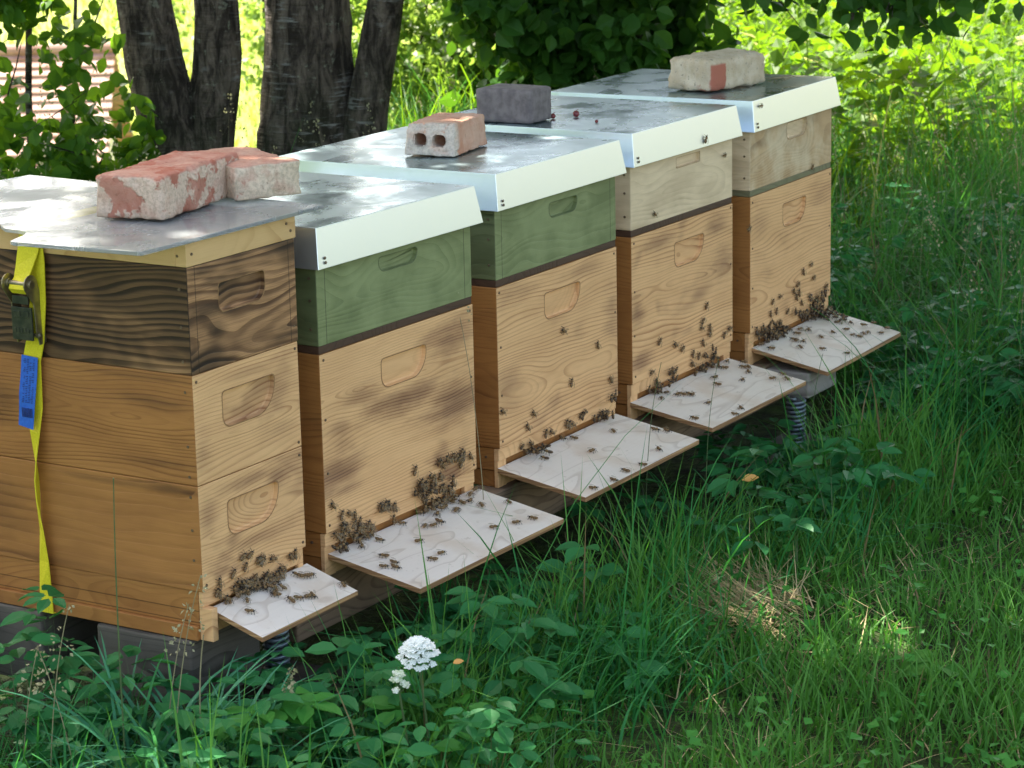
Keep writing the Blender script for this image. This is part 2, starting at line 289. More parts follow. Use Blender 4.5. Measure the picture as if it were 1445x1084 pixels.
# ---------------------------------------------------------------- row frame
HV=[(-.4535,3.5179,1.0197),(-.2943,3.8045,1.0018),(-.0235,4.2911,1.0252),(.2312,4.7417,1.0217),(.4975,5.17,1.0504)]
ROWA=1.021
def rowloc(x,y):
    dx,dy=x+.4535,y-3.5179; c,s=math.cos(ROWA),math.sin(ROWA)
    return dx*c+dy*s,-dx*s+dy*c
def roww(lx,ly):
    c,s=math.cos(ROWA),math.sin(ROWA); return -.4535+lx*c-ly*s,3.5179+lx*s+ly*c
W=.43; D=.46; FZ=.178

# ---------------------------------------------------------------- wood and metal materials
PALE=(.79,.47,.225); PLINE=(.38,.165,.06); CHAR=(.15,.062,.036)
AMB=(.40,.175,.048); ALINE=(.18,.065,.018)  # same wood as the fronts; ageing and warmer side light put into the colour
def side_wood(seed,zc,**k): 
    a=dict(line_amt=.45,char_amt=.5,char_lo=.55,char_hi=.8,c0=.03,ca=.06,freq=150.,tint_amt=.35); a.update(k)
    return wood('side board',AMB,ALINE,(.06,.03,.015),seed,zc,**a)
GALV=None
def galv(sky_white=False):
    n=N('galvanised steel'); o=n.coord(); x,y,z=n.sep(o)
    big=n.noise(n.comb(n.math('MULTIPLY',x,1.),n.math('MULTIPLY',y,1.6),z),7.,4,.6,.5)
    sp=n.voro(o,90.,'F1','Color'); spv=n.sep(sp)[0]
    fine=n.noise(n.comb(n.math('MULTIPLY',x,4.),y,z),60.,3,.6)
    col=n.mix(n.ss(big,.35,.7),(.29,.42,.46),(.42,.54,.58)); col=n.mix(n.math('MULTIPLY',spv,.15),col,(.6,.66,.68))
    water=n.noise(n.comb(x,n.math('MULTIPLY',y,.6),z),16.,4,.7)
    col=n.mix(n.math('MULTIPLY',n.ss(water,.55,.72),.2),col,(.62,.62,.58))
    rg=n.math('ADD',n.ss(big,.3,.75,.20,.40),n.math('MULTIPLY',n.ss(water,.5,.75),.15))
    if sky_white:  # skirt steel whitened: the bright sky it reflects is put into the colour
        return n.done(n.bsdf(n.mix(n.math('MULTIPLY',spv,.15),(.84,.93,1.),(.90,.97,1.)),.30,.9,n.bump(n.noise(o,5.,2,.5),.10,.003),.5))
    h=n.math('ADD',n.math('MULTIPLY',n.noise(o,9.,2,.5),6.),n.math('MULTIPLY',fine,.12))
    return n.done(n.bsdf(col,rg,.92,n.bump(h,.15,.003),.5))
GALV=galv(); GALVS=galv(True)
METAL=plain('screw steel',(.12,.08,.05),(.22,.16,.11),300.,.5,0,.6)
def screw_mesh():
    b=MB(); b.cyl((0,.001,0),(0,-.0006,0),.0024,.0021,10); b.box((-.0015,-.0010,-.0003),(.0015,-.0005,.0003)); return b.mesh('screw')
SCREW=screw_mesh(); SCREW.materials.append(METAL)
def screw(parent,loc,side=False):
    o=bpy.data.objects.new('screw',SCREW); COL.objects.link(o); o.parent=parent; o.location=loc
    o.rotation_euler=(0,random.uniform(0,3),0) if not side else (0,0,-math.pi/2)
    return o

def dshape(x0,x1,z0,z1,r1,r2,n=8):
    """pocket outline, flat top, bottom corners rounded by r1 (left) and r2 (right); ccw seen from the front"""
    rt=min(.007,r1*.5); p=[(x0+rt*(1-math.cos(t)),z1-rt*(1-math.sin(t))) for t in (math.pi/2,math.pi/3,math.pi/6,0)]
    for i in range(n+1):
        a=math.pi+math.pi/2*i/n; p.append((x0+r1+r1*math.cos(a),z0+r1+r1*math.sin(a)))
    for i in range(n+1):
        a=-math.pi/2+math.pi/2*i/n; p.append((x1-r2+r2*math.cos(a),z0+r2+r2*math.sin(a)))
    p+=[(x1-rt*(1-math.cos(t)),z1-rt*(1-math.sin(t))) for t in (0,math.pi/6,math.pi/3,math.pi/2)]; return p
def box_part(name,parent,w,d,z0,z1,mats,hole=None,y0=0.,x0=0.,handle_mat=None,depth=.008,bev=.0016,edge_mat=None):
    """hive box: shell with a front face that can carry a milled hand hold. mats=[front,side]"""
    bm=bmesh.new()
    x1=x0+w; y1=y0+d
    vs=[bm.verts.new(p) for p in [(x0,y0,z0),(x1,y0,z0),(x1,y1,z0),(x0,y1,z0),(x0,y0,z1),(x1,y0,z1),(x1,y1,z1),(x0,y1,z1)]]
    for f,mi in [((0,3,2,1),1),((4,5,6,7),1),((1,2,6,5),1),((2,3,7,6),1),((3,0,4,7),1)]:
        bm.faces.new([vs[i] for i in f]).material_index=mi
    if not hole: bm.faces.new([vs[i] for i in (0,1,5,4)]).material_index=0
    else:
        hp=dshape(*hole); hv=[bm.verts.new((x,y0,z)) for x,z in hp]
        outer=[vs[i] for i in (0,1,5,4)]; allv=outer+hv
        tris=tessellate_polygon([[v.co for v in outer],[v.co for v in hv]])
        for t_ in tris:
            try: g=bm.faces.new([allv[k] for k in t_])
            except ValueError: continue
            g.material_index=0; g.normal_update()
            if g.normal.y>0: g.normal_flip()
    me=bpy.data.meshes.new(name); bm.to_mesh(me); bm.free()
    o=link(name,me,parent,mats); bevel(o,bev)
    if hole:
        b=MB(); n=len(hp); cx=(hole[0]+hole[1])/2; cz=(hole[2]+hole[3])/2
        lip=[(x,y0,z) for x,z in hp]
        mid=[(cx+(x-cx)*.985,y0+depth*.85,cz+(z-cz)*.96+.0004) for x,z in hp]
        inn=[(cx+(x-cx)*.94,y0+depth,cz+(z-cz)*.88+.0008) for x,z in hp]
        b.add(lip+mid+inn,[(i+k*n,(i+1)%n+k*n,(i+1)%n+n+k*n,i+n+k*n) for i in range(n) for k in (0,1)]+[tuple(range(2*n,3*n))]); b.mi=[0]*(2*n)+[0]
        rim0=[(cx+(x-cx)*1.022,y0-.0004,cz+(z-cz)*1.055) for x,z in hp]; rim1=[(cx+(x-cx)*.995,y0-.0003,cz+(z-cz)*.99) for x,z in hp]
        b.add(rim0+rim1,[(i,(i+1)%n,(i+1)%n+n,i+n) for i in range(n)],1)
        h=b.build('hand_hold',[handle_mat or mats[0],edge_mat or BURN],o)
        # a rim so the edge of the pocket reads
    return o
def board_part(parent,x0,x1,zb,depth,drop,mats,th=.009,bow=.0):
    b=MB(); nx=10
    vs=[]
    for k,(yy,zz) in enumerate([(.006,zb),(-depth,zb-drop)]):
        for i in range(nx+1):
            x=x0+(x1-x0)*i/nx; vs.append((x,yy,zz+bow*math.sin(i/nx*3.1)*k))
    m=nx+1; top=vs; bot=[(x,y,z-th) for x,y,z in vs]
    V=top+bot; F=[];mi=[]
    for i in range(nx): F.append((i,m+i,m+i+1,i+1)); mi.append(0); F.append((2*m+i,2*m+i+1,3*m+i+1,3*m+i)); mi.append(1)
    for i in range(nx): F.append((m+i,3*m+i,3*m+i+1,m+i+1)); mi.append(1); F.append((i,i+1,2*m+i+1,2*m+i)); mi.append(1)
    F.append((0,2*m,3*m,m)); mi.append(1); F.append((nx,m+nx,3*m+nx,2*m+nx)); mi.append(1)
    b.v=V;b.f=F;b.mi=mi
    return b.build('landing_board',mats,parent,bev=.0008)
def ply_top(seed,warm=0.):
    n=N('white washed plywood'); o=n.coord(); x,y,z=n.sep(o)
    f=n.noise(n.comb(n.math('MULTIPLY_ADD',x,.7,seed),n.math('MULTIPLY',y,2.4),seed),3.6,2,.45,.6)
    ph=n.math('FRACT',n.math('MULTIPLY',f,9.))
    ln=n.math('MULTIPLY',n.ss(ph,.80,.97),n.ss(ph,.97,1.,1.,0.))
    patch=n.ss(n.noise(o,9.,4,.6),.45,.65)
    fib=n.noise(n.comb(n.math('MULTIPLY',x,8.),n.math('MULTIPLY',y,220.),seed),1.,2,.6)
    kn=n.ss(n.voro(n.comb(n.math('MULTIPLY_ADD',x,1.,seed*1.3),n.math('MULTIPLY',y,1.5),0.),4.2),.04,.07,1.,0.)
    base=n.mix(patch,(.86,.76,.66),(.77,.64,.52))
    base=n.mix(n.math('MULTIPLY',ln,.36),base,(.42,.31,.23)); base=n.mix(n.math('MULTIPLY',fib,.16),base,(.45,.36,.3))
    base=n.mix(n.math('MULTIPLY',kn,.75),base,(.38,.24,.14))
    dirt=n.ss(n.noise(o,60.,4,.7),.62,.72); base=n.mix(n.math('MULTIPLY',dirt,.35),base,(.33,.24,.15))
    spots=n.ss(n.voro(o,130.),.05,.09,1.,0.); base=n.mix(n.math('MULTIPLY',n.math('MULTIPLY',spots,n.ss(n.noise(o,11.),.5,.6)),.6),base,(.2,.13,.07))
    return n.done(n.bsdf(base,.6,0.,n.bump(n.math('ADD',fib,ln),.2,.0007),.3))
def ply_edge():
    n=N('plywood edge'); o=n.coord(); x,y,z=n.sep(o)
    s=n.noise(n.comb(x,y,n.math('MULTIPLY',z,80.)),4.,2,.5)
    return n.done(n.bsdf(n.mix(n.ss(s,.4,.6),(.46,.27,.12),(.24,.12,.05)),.7))
PLYE=ply_edge()
CORD=['first','second','third','fourth','fifth']

def roof(parent,zt=.735,zb=.672,fl=.012,o_=.004):
    b=MB()
    top=[(-o_,-o_-.002),(W+o_,-o_-.002),(W+o_,D+o_),(-o_,D+o_)]
    bot=[(-o_-fl*.75,-o_-fl*.9),(W+o_+fl,-o_-fl*.9),(W+o_+fl,D+o_+fl),(-o_-fl*.75,D+o_+fl)]
    inb=[(x+(.0015 if x<.2 else -.0015),y+(.0015 if y<.2 else -.0015)) for x,y in bot]
    V=[(x,y,zt) for x,y in top]+[(x,y,zb) for x,y in bot]+[(x,y,zb) for x,y in inb]+[(x+(.003 if x<.2 else -.003),y+(.003 if y<.2 else -.003),zt-.003) for x,y in top]
    F=[]; b.add(V,[(0,1,2,3)],0)
    for i in range(4): j=(i+1)%4; F+=[(i,4+i,4+j,j),(4+i,8+i,8+j,4+j),(8+i,12+i,12+j,8+j)]
    F.append((15,14,13,12)); b.f+=F; b.mi+=[1]*len(F)
    r=b.build('roof',[GALV,GALVS],parent); bevel(r,.0025,3)
    # subtle sag of the sheet and rivets
    for zz in (.681,.688):
        rb=MB(); t=(zt-zz)/(zt-zb); rb.ell((.006,-o_-.002-fl*.9*t,zz),(.0026,.0014,.0026),seg=10); rb.build('rivet',[METAL],r,smooth=True)
    return r

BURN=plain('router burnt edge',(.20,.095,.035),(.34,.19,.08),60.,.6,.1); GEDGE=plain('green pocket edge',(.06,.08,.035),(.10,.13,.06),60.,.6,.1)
def hive(idx,label,cfg):
    x,y,a=HV[idx]
    t=empty('beehive',(x,y,FZ),a); tag(t,label,'beehive','beehives in a row on timber beams')
    class P: pass
    def child(o): o.location.z-=FZ; return o
    sd=idx*7.3
    # floor
    fm=[wood('floor front',PALE,PLINE,CHAR,sd+1,.2,line_amt=.4,char_amt=.1),side_wood(sd+2,.2,seams=('z',[.208]))]
    b=MB()
    b.box((.012,.014,FZ+.002),(W-.012,D-.02,.2485),1)          # core
    b.box((.002,.004,.2265),(W-.002,.0139,.2485),0)             # strip above the entrance
    b.box((.002,.006,FZ),(.03,.0139,.2264),0); b.box((W-.03,.006,FZ),(W-.002,.0139,.2264),0)
    b.box((.0302,.009,FZ),(W-.0302,.0139,.205),0)
    b.box((.003,.0141,FZ+.031),(.0119,D-.01,.2485),1); b.box((.006,.0141,FZ),(.0119,D-.01,FZ+.0305),1)
    b.box((W-.0119,.0141,FZ),(W-.003,D-.01,.2485),1)
    fl=child(b.build('floor',fm,t,bev=.001)); screw(fl,(.001,.03,.232),True)
    lx0,lx1,zb,dp,dr=cfg['board']
    lb=child(board_part(t,lx0,lx1,zb,dp,dr,[ply_top(sd),PLYE]))
    # brood box
    hh=cfg['hh']
    bmats=[wood('flamed pine front',PALE,PLINE,CHAR,sd+3,**cfg['wood']),side_wood(sd+4,.38)]
    hm=wood('flamed pine hand hold',tuple(c*1.02 for c in PALE),PLINE,CHAR,sd+8,.47,line_amt=.5,char_amt=.15,freq=200.)
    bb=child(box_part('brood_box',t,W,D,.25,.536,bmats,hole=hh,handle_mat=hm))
    for p in [(.010,.526),(.420,.526),(.010,.262),(.420,.262),(.010,.43),(.420,.41),(.010,.345)]:
        screw(bb,(p[0]+random.uniform(-.001,.001),-.0004,p[1]+random.uniform(-.003,.003)))
    # spacer rim
    sp=MB(); sp.box((.0015,.0015,.5364),(W-.0015,D-.0015,.5486)); child(sp.build('spacer_rim',[cfg['rim']],t,bev=.001))
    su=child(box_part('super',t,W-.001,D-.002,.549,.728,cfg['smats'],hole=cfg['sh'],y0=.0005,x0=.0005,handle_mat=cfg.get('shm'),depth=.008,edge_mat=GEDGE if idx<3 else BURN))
    for zz in (.575,.62,.655): screw(su,(-.0002,.014,zz),True)
    child(roof(t))
    return t

RIMB=wood('dark stained rim',(.085,.045,.028),(.04,.02,.013),(.03,.02,.015),3.,.54,line_amt=.5)
RIMG=wood('olive stained rim',(.20,.19,.105),(.10,.09,.05),(.06,.05,.03),5.,.54,line_amt=.5)
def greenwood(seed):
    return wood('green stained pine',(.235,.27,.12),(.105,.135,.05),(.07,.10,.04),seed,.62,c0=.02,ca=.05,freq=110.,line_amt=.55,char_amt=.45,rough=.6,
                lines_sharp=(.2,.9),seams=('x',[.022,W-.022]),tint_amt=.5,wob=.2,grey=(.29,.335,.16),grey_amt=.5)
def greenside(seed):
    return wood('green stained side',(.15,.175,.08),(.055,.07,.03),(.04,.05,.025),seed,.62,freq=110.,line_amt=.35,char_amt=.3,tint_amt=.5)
def palewood(seed,**k):
    a=dict(zc=.60,c0=.015,ca=.05,freq=80.,line_amt=.25,char_amt=.2,tint_amt=.4,wob=.22,lines_sharp=(.3,.95)); a.update(k)
    return wood('raw poplar',(.80,.63,.42),(.38,.27,.15),(.22,.14,.08),seed,**a)
BH=(.175,.295,.452,.492,.014,.022)
hive(1,'beehive with green super and the busiest landing board, second from the left',
     dict(board=(.01,.435,.215,.168,.03),hh=(.162,.288,.448,.496,.020,.040),wood=dict(zc=.45,c0=.02,ca=.035,freq=190.,line_amt=.45,char_amt=.97,char_lo=.58,char_hi=.75,charsc=5.,spots=[(.21,.415,.15,.026,1.),(.37,.385,.12,.05,1.),(.035,.345,.08,.045,1.),(.35,.49,.10,.035,.9),(.06,.31,.06,.02,.7),(.10,.45,.07,.02,.6),(.05,.41,.04,.02,.6)]),
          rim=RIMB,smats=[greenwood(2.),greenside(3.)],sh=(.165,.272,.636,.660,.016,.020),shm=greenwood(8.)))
hive(2,'middle beehive with green super, holed brick on its metal roof',
     dict(board=(.0,.43,.215,.17,.03),hh=(.162,.290,.448,.496,.018,.042),wood=dict(zc=.33,c0=.03,ca=.04,freq=150.,line_amt=.75,char_amt=.75,char_lo=.53,char_hi=.75,spots=[(.05,.515,.08,.02,.8),(.03,.35,.05,.04,.7),(.41,.42,.04,.06,.7),(.30,.515,.08,.015,.6)]),
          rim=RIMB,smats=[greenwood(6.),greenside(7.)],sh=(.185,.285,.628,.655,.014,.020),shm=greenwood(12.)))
hive(3,'beehive with pale bare wood super and grey paving block on its metal roof',
     dict(board=(.0,.42,.215,.17,.03),hh=(.175,.300,.447,.496,.018,.044),wood=dict(zc=.40,c0=.012,ca=.045,freq=130.,line_amt=.8,char_amt=.92,char_lo=.53,char_hi=.72,spots=[(.38,.42,.07,.04,.9),(.02,.39,.04,.04,1.),(.03,.29,.05,.02,.9),(.12,.51,.09,.015,.8),(.35,.50,.06,.025,.9),(.25,.36,.1,.015,.5)]),
          rim=RIMB,smats=[palewood(2.),palewood(4.,char_amt=.4)],sh=(.185,.285,.642,.662,.004,.006),shm=palewood(9.)))
hive(4,'farthest beehive with brown mottled super and beige mortared brick on top',
     dict(board=(.02,.435,.215,.165,.035),hh=(.165,.288,.446,.496,.018,.044),wood=dict(zc=.33,c0=.01,ca=.03,freq=140.,line_amt=.65,char_amt=.5,char_lo=.55,char_hi=.75,spots=[(.37,.49,.08,.03,.8),(.05,.47,.06,.03,.7),(.2,.30,.12,.015,.4)]),
          rim=RIMG,smats=[wood('mottled poplar',(.56,.38,.21),(.27,.16,.075),(.13,.08,.045),21.,.63,c0=.0,ca=.10,freq=70.,line_amt=.5,char_amt=.5,lines_sharp=(.2,.9),wob=.5,
                               grey=(.72,.60,.42),grey_amt=.7),palewood(24.,char_amt=.5)],sh=(.185,.29,.63,.665,.014,.026),shm=palewood(11.)))

# ---------------------------------------------------------------- first hive (narrow, four levels, ratchet strapped)
W1=.254; D1=.62
x,y,a=HV[0]
H0=empty('beehive',(x,y,FZ),a); tag(H0,'nearest beehive, narrow and tall, with blackened zebra striped top box and amber sides','beehive','beehives in a row on timber beams')
def ch0(o): o.location.z-=FZ; return o
f1=wood('floor front',PALE,PLINE,CHAR,31.,.2,line_amt=.4,char_amt=.15); s1=side_wood(33.,.2,seams=('z',[.2045,.222]),char_amt=.55)
b=MB(); b.box((.008,.012,FZ+.012),(W1-.008,D1-.012,.2518),1); b.box((.003,.004,.2285),(W1-.003,.0119,.2518),0)
b.box((.003,-.012,FZ),(.016,.0119,.2284),0); b.box((W1-.016,.004,FZ),(W1-.003,.0119,.2284),0); b.box((.0162,.007,FZ+.004),(W1-.0162,.0119,.205),0)
b.box((.0022,.0121,FZ+.022),(.0079,D1-.012,.2518),1); b.box((-.004,.0121,FZ),(.0079,D1-.012,FZ+.0218),1); b.box((W1-.0079,.0121,FZ),(W1-.002,D1-.012,.2518),1)
ch0(b.build('floor',[f1,s1],H0,bev=.0012))
ch0(board_part(H0,.02,.262,.223,.088,.03,[ply_top(41.),PLYE],th=.008))
def sidebox(seed,zc,**k): return wood('aged side board with painted light',(.41,.18,.052),(.15,.05,.015),(.05,.022,.012),seed,zc,**dict(dict(c0=.02,ca=.06,freq=150.,line_amt=.5,char_amt=.45,char_lo=.52,char_hi=.75,tint_amt=.3),**k))  # amber tone holds both aged wood and painted side light
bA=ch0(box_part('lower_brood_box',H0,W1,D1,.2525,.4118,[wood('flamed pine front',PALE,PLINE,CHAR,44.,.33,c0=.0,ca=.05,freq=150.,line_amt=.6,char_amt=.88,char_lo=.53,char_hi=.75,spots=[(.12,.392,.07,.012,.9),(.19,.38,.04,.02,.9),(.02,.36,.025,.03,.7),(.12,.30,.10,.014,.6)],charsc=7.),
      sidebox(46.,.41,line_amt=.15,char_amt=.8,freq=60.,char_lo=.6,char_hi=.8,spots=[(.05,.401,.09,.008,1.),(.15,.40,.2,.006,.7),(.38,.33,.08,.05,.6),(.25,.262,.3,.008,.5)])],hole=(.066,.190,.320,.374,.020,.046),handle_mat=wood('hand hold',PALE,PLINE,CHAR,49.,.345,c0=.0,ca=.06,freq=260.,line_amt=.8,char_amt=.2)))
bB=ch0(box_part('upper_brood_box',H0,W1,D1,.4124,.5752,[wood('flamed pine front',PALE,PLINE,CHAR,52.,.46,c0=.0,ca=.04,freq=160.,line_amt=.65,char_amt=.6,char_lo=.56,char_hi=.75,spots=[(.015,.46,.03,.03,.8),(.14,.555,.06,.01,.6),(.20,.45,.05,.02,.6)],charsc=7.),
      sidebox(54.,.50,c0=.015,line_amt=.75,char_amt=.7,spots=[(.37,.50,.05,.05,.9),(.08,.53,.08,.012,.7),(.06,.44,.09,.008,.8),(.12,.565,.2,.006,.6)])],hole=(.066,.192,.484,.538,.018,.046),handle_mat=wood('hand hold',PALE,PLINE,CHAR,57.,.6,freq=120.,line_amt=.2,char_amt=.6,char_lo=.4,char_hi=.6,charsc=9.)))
def zebra(seed,zc,**k):
    a=dict(c0=.005,ca=.06,freq=100.,line_amt=.85,char_amt=.97,char_lo=.40,char_hi=.60,lines_sharp=(.3,.75),tint_amt=.45,fib_amt=.6,wob=.16,charsc=5.5,rough=.5); a.update(k)
    return wood('charred super wood',(.50,.27,.125),(.06,.022,.010),(.010,.006,.005),seed,zc,**a)
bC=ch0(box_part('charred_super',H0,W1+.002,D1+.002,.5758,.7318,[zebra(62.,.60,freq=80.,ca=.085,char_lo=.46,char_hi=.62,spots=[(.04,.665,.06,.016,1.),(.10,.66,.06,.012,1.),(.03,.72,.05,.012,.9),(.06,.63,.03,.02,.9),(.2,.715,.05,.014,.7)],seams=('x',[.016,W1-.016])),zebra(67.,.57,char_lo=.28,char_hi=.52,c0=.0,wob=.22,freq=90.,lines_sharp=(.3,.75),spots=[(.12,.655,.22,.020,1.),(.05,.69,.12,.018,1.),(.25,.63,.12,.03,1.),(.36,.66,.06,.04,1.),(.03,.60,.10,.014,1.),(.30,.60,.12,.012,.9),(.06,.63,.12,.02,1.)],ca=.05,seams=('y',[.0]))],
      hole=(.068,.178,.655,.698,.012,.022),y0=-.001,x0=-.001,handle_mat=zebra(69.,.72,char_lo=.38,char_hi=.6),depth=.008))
LIDW=wood('lid frame pine',(.66,.43,.20),(.42,.22,.08),CHAR,71.,.75,line_amt=.3,char_amt=.1,freq=90.)
b=MB(); b.box((-.002,-.002,.7324),(W1+.004,.018,.7662)); b.box((-.002,.0182,.7324),(.018,D1+.01,.7662)); b.box((W1-.014,.0182,.7324),(W1+.004,D1+.01,.7662)); b.box((.0182,D1-.01,.7324),(W1-.0142,D1+.01,.7662))
lid=ch0(b.build('lid_frame',[LIDW],H0,bev=.001))
b=MB(); b.box((.0184,.0184,.745),(W1-.0144,D1-.0102,.755))
ch0(b.build('crown_board',[plain('dusty crown board',(.20,.20,.16),(.33,.34,.24),14.,.7,.3)],H0))
for o_,pts in ((bA,[(.008,.262),(.246,.262),(.246,.4)]),(bB,[(.008,.565),(.246,.565),(.246,.42)]),(bC,[(.246,.6)]),(lid,[(.010,.75),(.235,.757),(.245,.745)])):
    for p in pts: screw(o_,(p[0],-.0006-(.002 if o_ is lid else 0),p[1]))
for o_,pts in ((bA,[.30,.345,.395]),(bB,[.425,.47,.55]),(bC,[.595,.645,.70]),(lid,[.748])):
    for zz in pts: screw(o_,(-.0002-(.0015 if o_ in (bC,lid) else 0),.014,zz),True)

# ---------------------------------------------------------------- things lying on the hives
def local_empty(idx,name,p,rz=0):
    x,y,a=HV[idx]; c,s=math.cos(a),math.sin(a)
    return empty(name,(x+p[0]*c-p[1]*s,y+p[0]*s+p[1]*c,p[2]),a+rz)
def acrylic():
    n=N('scratched clear acrylic'); o=n.coord()
    x=n.n('ShaderNodeBsdfPrincipled'); n.put(x.inputs['Base Color'],(.80,.84,.86)); x.inputs['Transmission Weight'].default_value=.8
    haze=n.ss(n.noise(o,7.,5,.65,.6),.42,.68); n.put(x.inputs['Roughness'],n.math('MULTIPLY_ADD',haze,.35,.10)); x.inputs['IOR'].default_value=1.3
    n.put(x.inputs['Normal'],n.bump(n.noise(o,16.,2,.5),.12,.004))
    d=n.bsdf(n.mix(haze,(.14,.155,.16),(.24,.25,.21)),.4); m=n.n('ShaderNodeMixShader'); n.put(m.inputs[0],n.math('MULTIPLY_ADD',haze,.30,.10))
    n.t.links.new(x.outputs[0],m.inputs[1]); n.t.links.new(d,m.inputs[2]); return n.done(m.outputs[0])
pts=[(-.11,-.012),(.308,-.018),(.352,.60),(-.002,.64),(-.012,.345),(-.028,.318),(-.047,.292),(-.050,.262),(-.056,.243),(-.078,.228),(-.122,.214),(-.126,.206)]
t=local_empty(0,'acrylic_sheet',(0,0,.7685)); b=MB(); n_=len(pts)
def warp(x,y): return .002*math.sin(x*9)+.0015*math.sin(y*7)+(-.004 if x<-.05 else 0)
b.add([(x,y,.0062) for x,y in pts]+[(x,y,0) for x,y in pts],[tuple(range(n_)),tuple(range(2*n_-1,n_-1,-1))]+[(i,i+n_,(i+1)%n_+n_,(i+1)%n_) for i in range(n_)])
me=b.mesh('acrylic_sheet'); COL.objects.unlink(t); bpy.data.objects.remove(t)
x,y,a=HV[0]
o=link('acrylic_sheet',me,None,[acrylic()],(x,y,.7685),(0,0,a)); bevel(o,.0012)
tag(o,'clear scratched acrylic sheet with a notched edge lying on the nearest hive','acrylic sheet')

def brick_mesh(L,Wd,H,seed,amp=.004,sub=14,rnd=.006,holes=None,taper=0.):
    """brick: dense rounded box with chipped, noisy faces; holes = list of (y,z,ry,rz) going in from the -x end"""
    bm=bmesh.new()
    def grid(n1,n2,fn,skip=None):
        vv=[[bm.verts.new(fn(i/n1,j/n2)) for j in range(n2+1)] for i in range(n1+1)]
        for i in range(n1):
            for j in range(n2):
                if skip and skip((i+.5)/n1,(j+.5)/n2): continue
                bm.faces.new((vv[i][j],vv[i+1][j],vv[i+1][j+1],vv[i][j+1]))
        return vv
    nx,ny,nz=int(sub*2*L/.24)+4,sub,int(sub*.7)
    if holes: ny,nz=40,24
    def hole(u,v):
        yy,zz=u*Wd,v*H
        return any(abs((yy-h[0])/h[2])**3+abs((zz-h[1])/h[3])**3<1 for h in (holes or []))
    grid(nx,ny,lambda u,v:(u*L,v*Wd,H)); grid(nx,ny,lambda u,v:(u*L,(1-v)*Wd,0))
    grid(nx,nz,lambda u,v:(u*L,0,v*H)); grid(nx,nz,lambda u,v:((1-u)*L,Wd,v*H))
    grid(ny,nz,lambda u,v:(L,u*Wd,v*H)); grid(ny,nz,lambda u,v:(0,(1-u)*Wd,v*H),(lambda u,v:hole(1-u,v)) if holes else None)
    if holes:
        for h in holes:
            m=20; ring=[]
            for k in range(m):
                t=2*math.pi*k/m; c,s=math.cos(t),math.sin(t); f=(abs(c)**3+abs(s)**3)**(-1/3)*1.04
                ring.append((h[0]+h[2]*c*f,h[1]+h[3]*s*f))
            lv=[[bm.verts.new((d,yy,zz)) for yy,zz in ring] for d in (.002,.03,.07)]
            for q in range(2):
                for k in range(m): bm.faces.new((lv[q][k],lv[q][(k+1)%m],lv[q+1][(k+1)%m],lv[q+1][k]))
            bm.faces.new(lv[2][::-1])
    bmesh.ops.remove_doubles(bm,verts=bm.verts,dist=.0004)
    c=Vector((L/2,Wd/2,H/2))
    for v in bm.verts:
        p=v.co.copy(); inside=holes and .0015<p.x<.075 and any(abs((p.y-h[0])/h[2])<1.15 and abs((p.z-h[1])/h[3])<1.15 for h in holes)
        if inside: continue
        q=p-c; hx=Vector((L/2-rnd,Wd/2-rnd,H/2-rnd)); cl=Vector((max(-hx.x,min(hx.x,q.x)),max(-hx.y,min(hx.y,q.y)),max(-hx.z,min(hx.z,q.z))))
        d=q-cl
        if d.length>1e-6: q=cl+d.normalized()*min(d.length,rnd*1.0)
        nn=noise.noise(p*22+Vector((seed,0,0)))*amp+noise.noise(p*70+Vector((0,seed,0)))*amp*.45+noise.noise(p*160+Vector((0,seed,0)))*amp*.2
        edge=sum(1 for a_,h_ in zip(q,(L/2,Wd/2,H/2)) if abs(a_)>h_-.012)
        if edge>=2: nn-=abs(noise.noise(p*35+Vector((seed,seed,0))))*amp*1.8
        d2=(q-cl*.8); d2=d2.normalized() if d2.length>1e-6 else Vector((0,0,1))
        q+=d2*nn
        if taper: k=max(0,(q.z+H/2)/H); q.x*=1-taper*k; q.y*=1-taper*.5*k
        v.co=q+c
    zmin=min(v.co.z for v in bm.verts)
    for v in bm.verts: v.co.z-=zmin
    bmesh.ops.recalc_face_normals(bm,faces=bm.faces)
    me=bpy.data.meshes.new('brick'); bm.to_mesh(me); bm.free()
    me.polygons.foreach_set('use_smooth',[True]*len(me.polygons)); return me
def brick_mat(name,red,red2,mort,amount,seed,topred=True,split=None):
    n=N(name); o=n.coord(); x,y,z=n.sep(o); nn=n.n('ShaderNodeNewGeometry').outputs['Normal']; nz=n.sep(nn)[2]
    a=n.noise(o,16.,6,.7,.5); m=n.noise(n.comb(n.math('ADD',x,seed),y,z),19.,4,.62)
    c1=n.mix(n.ss(a,.35,.65),red,red2)
    k=n.ss(m,amount-.025,amount+.03)
    if topred: k=n.math('MULTIPLY',k,n.ss(nz,.3,.8,1.,.28))
    if split: k=n.math('MULTIPLY',k,n.ss(n.math('ADD',x,n.math('MULTIPLY',n.math('SUBTRACT',a,.5),.03)),split[0],split[1],split[2],split[3]))
    pit=n.noise(o,170.,4,.7); mc=n.mix(n.ss(pit,.35,.62),tuple(c*.72 for c in mort),mort)
    mc=n.mix(n.math('MULTIPLY',n.ss(n.noise(o,38.,4,.6),.45,.7),.45),mc,red2)
    c=n.mix(k,c1,mc); c=n.mix(n.math('MULTIPLY',n.ss(n.noise(o,110.,4,.7),.58,.72),.5),c,tuple(v*.3 for v in red))
    h=n.math('ADD',pit,n.math('MULTIPLY',k,.8))
    return n.done(n.bsdf(c,.88,0.,n.bump(h,.7,.0022),.2))
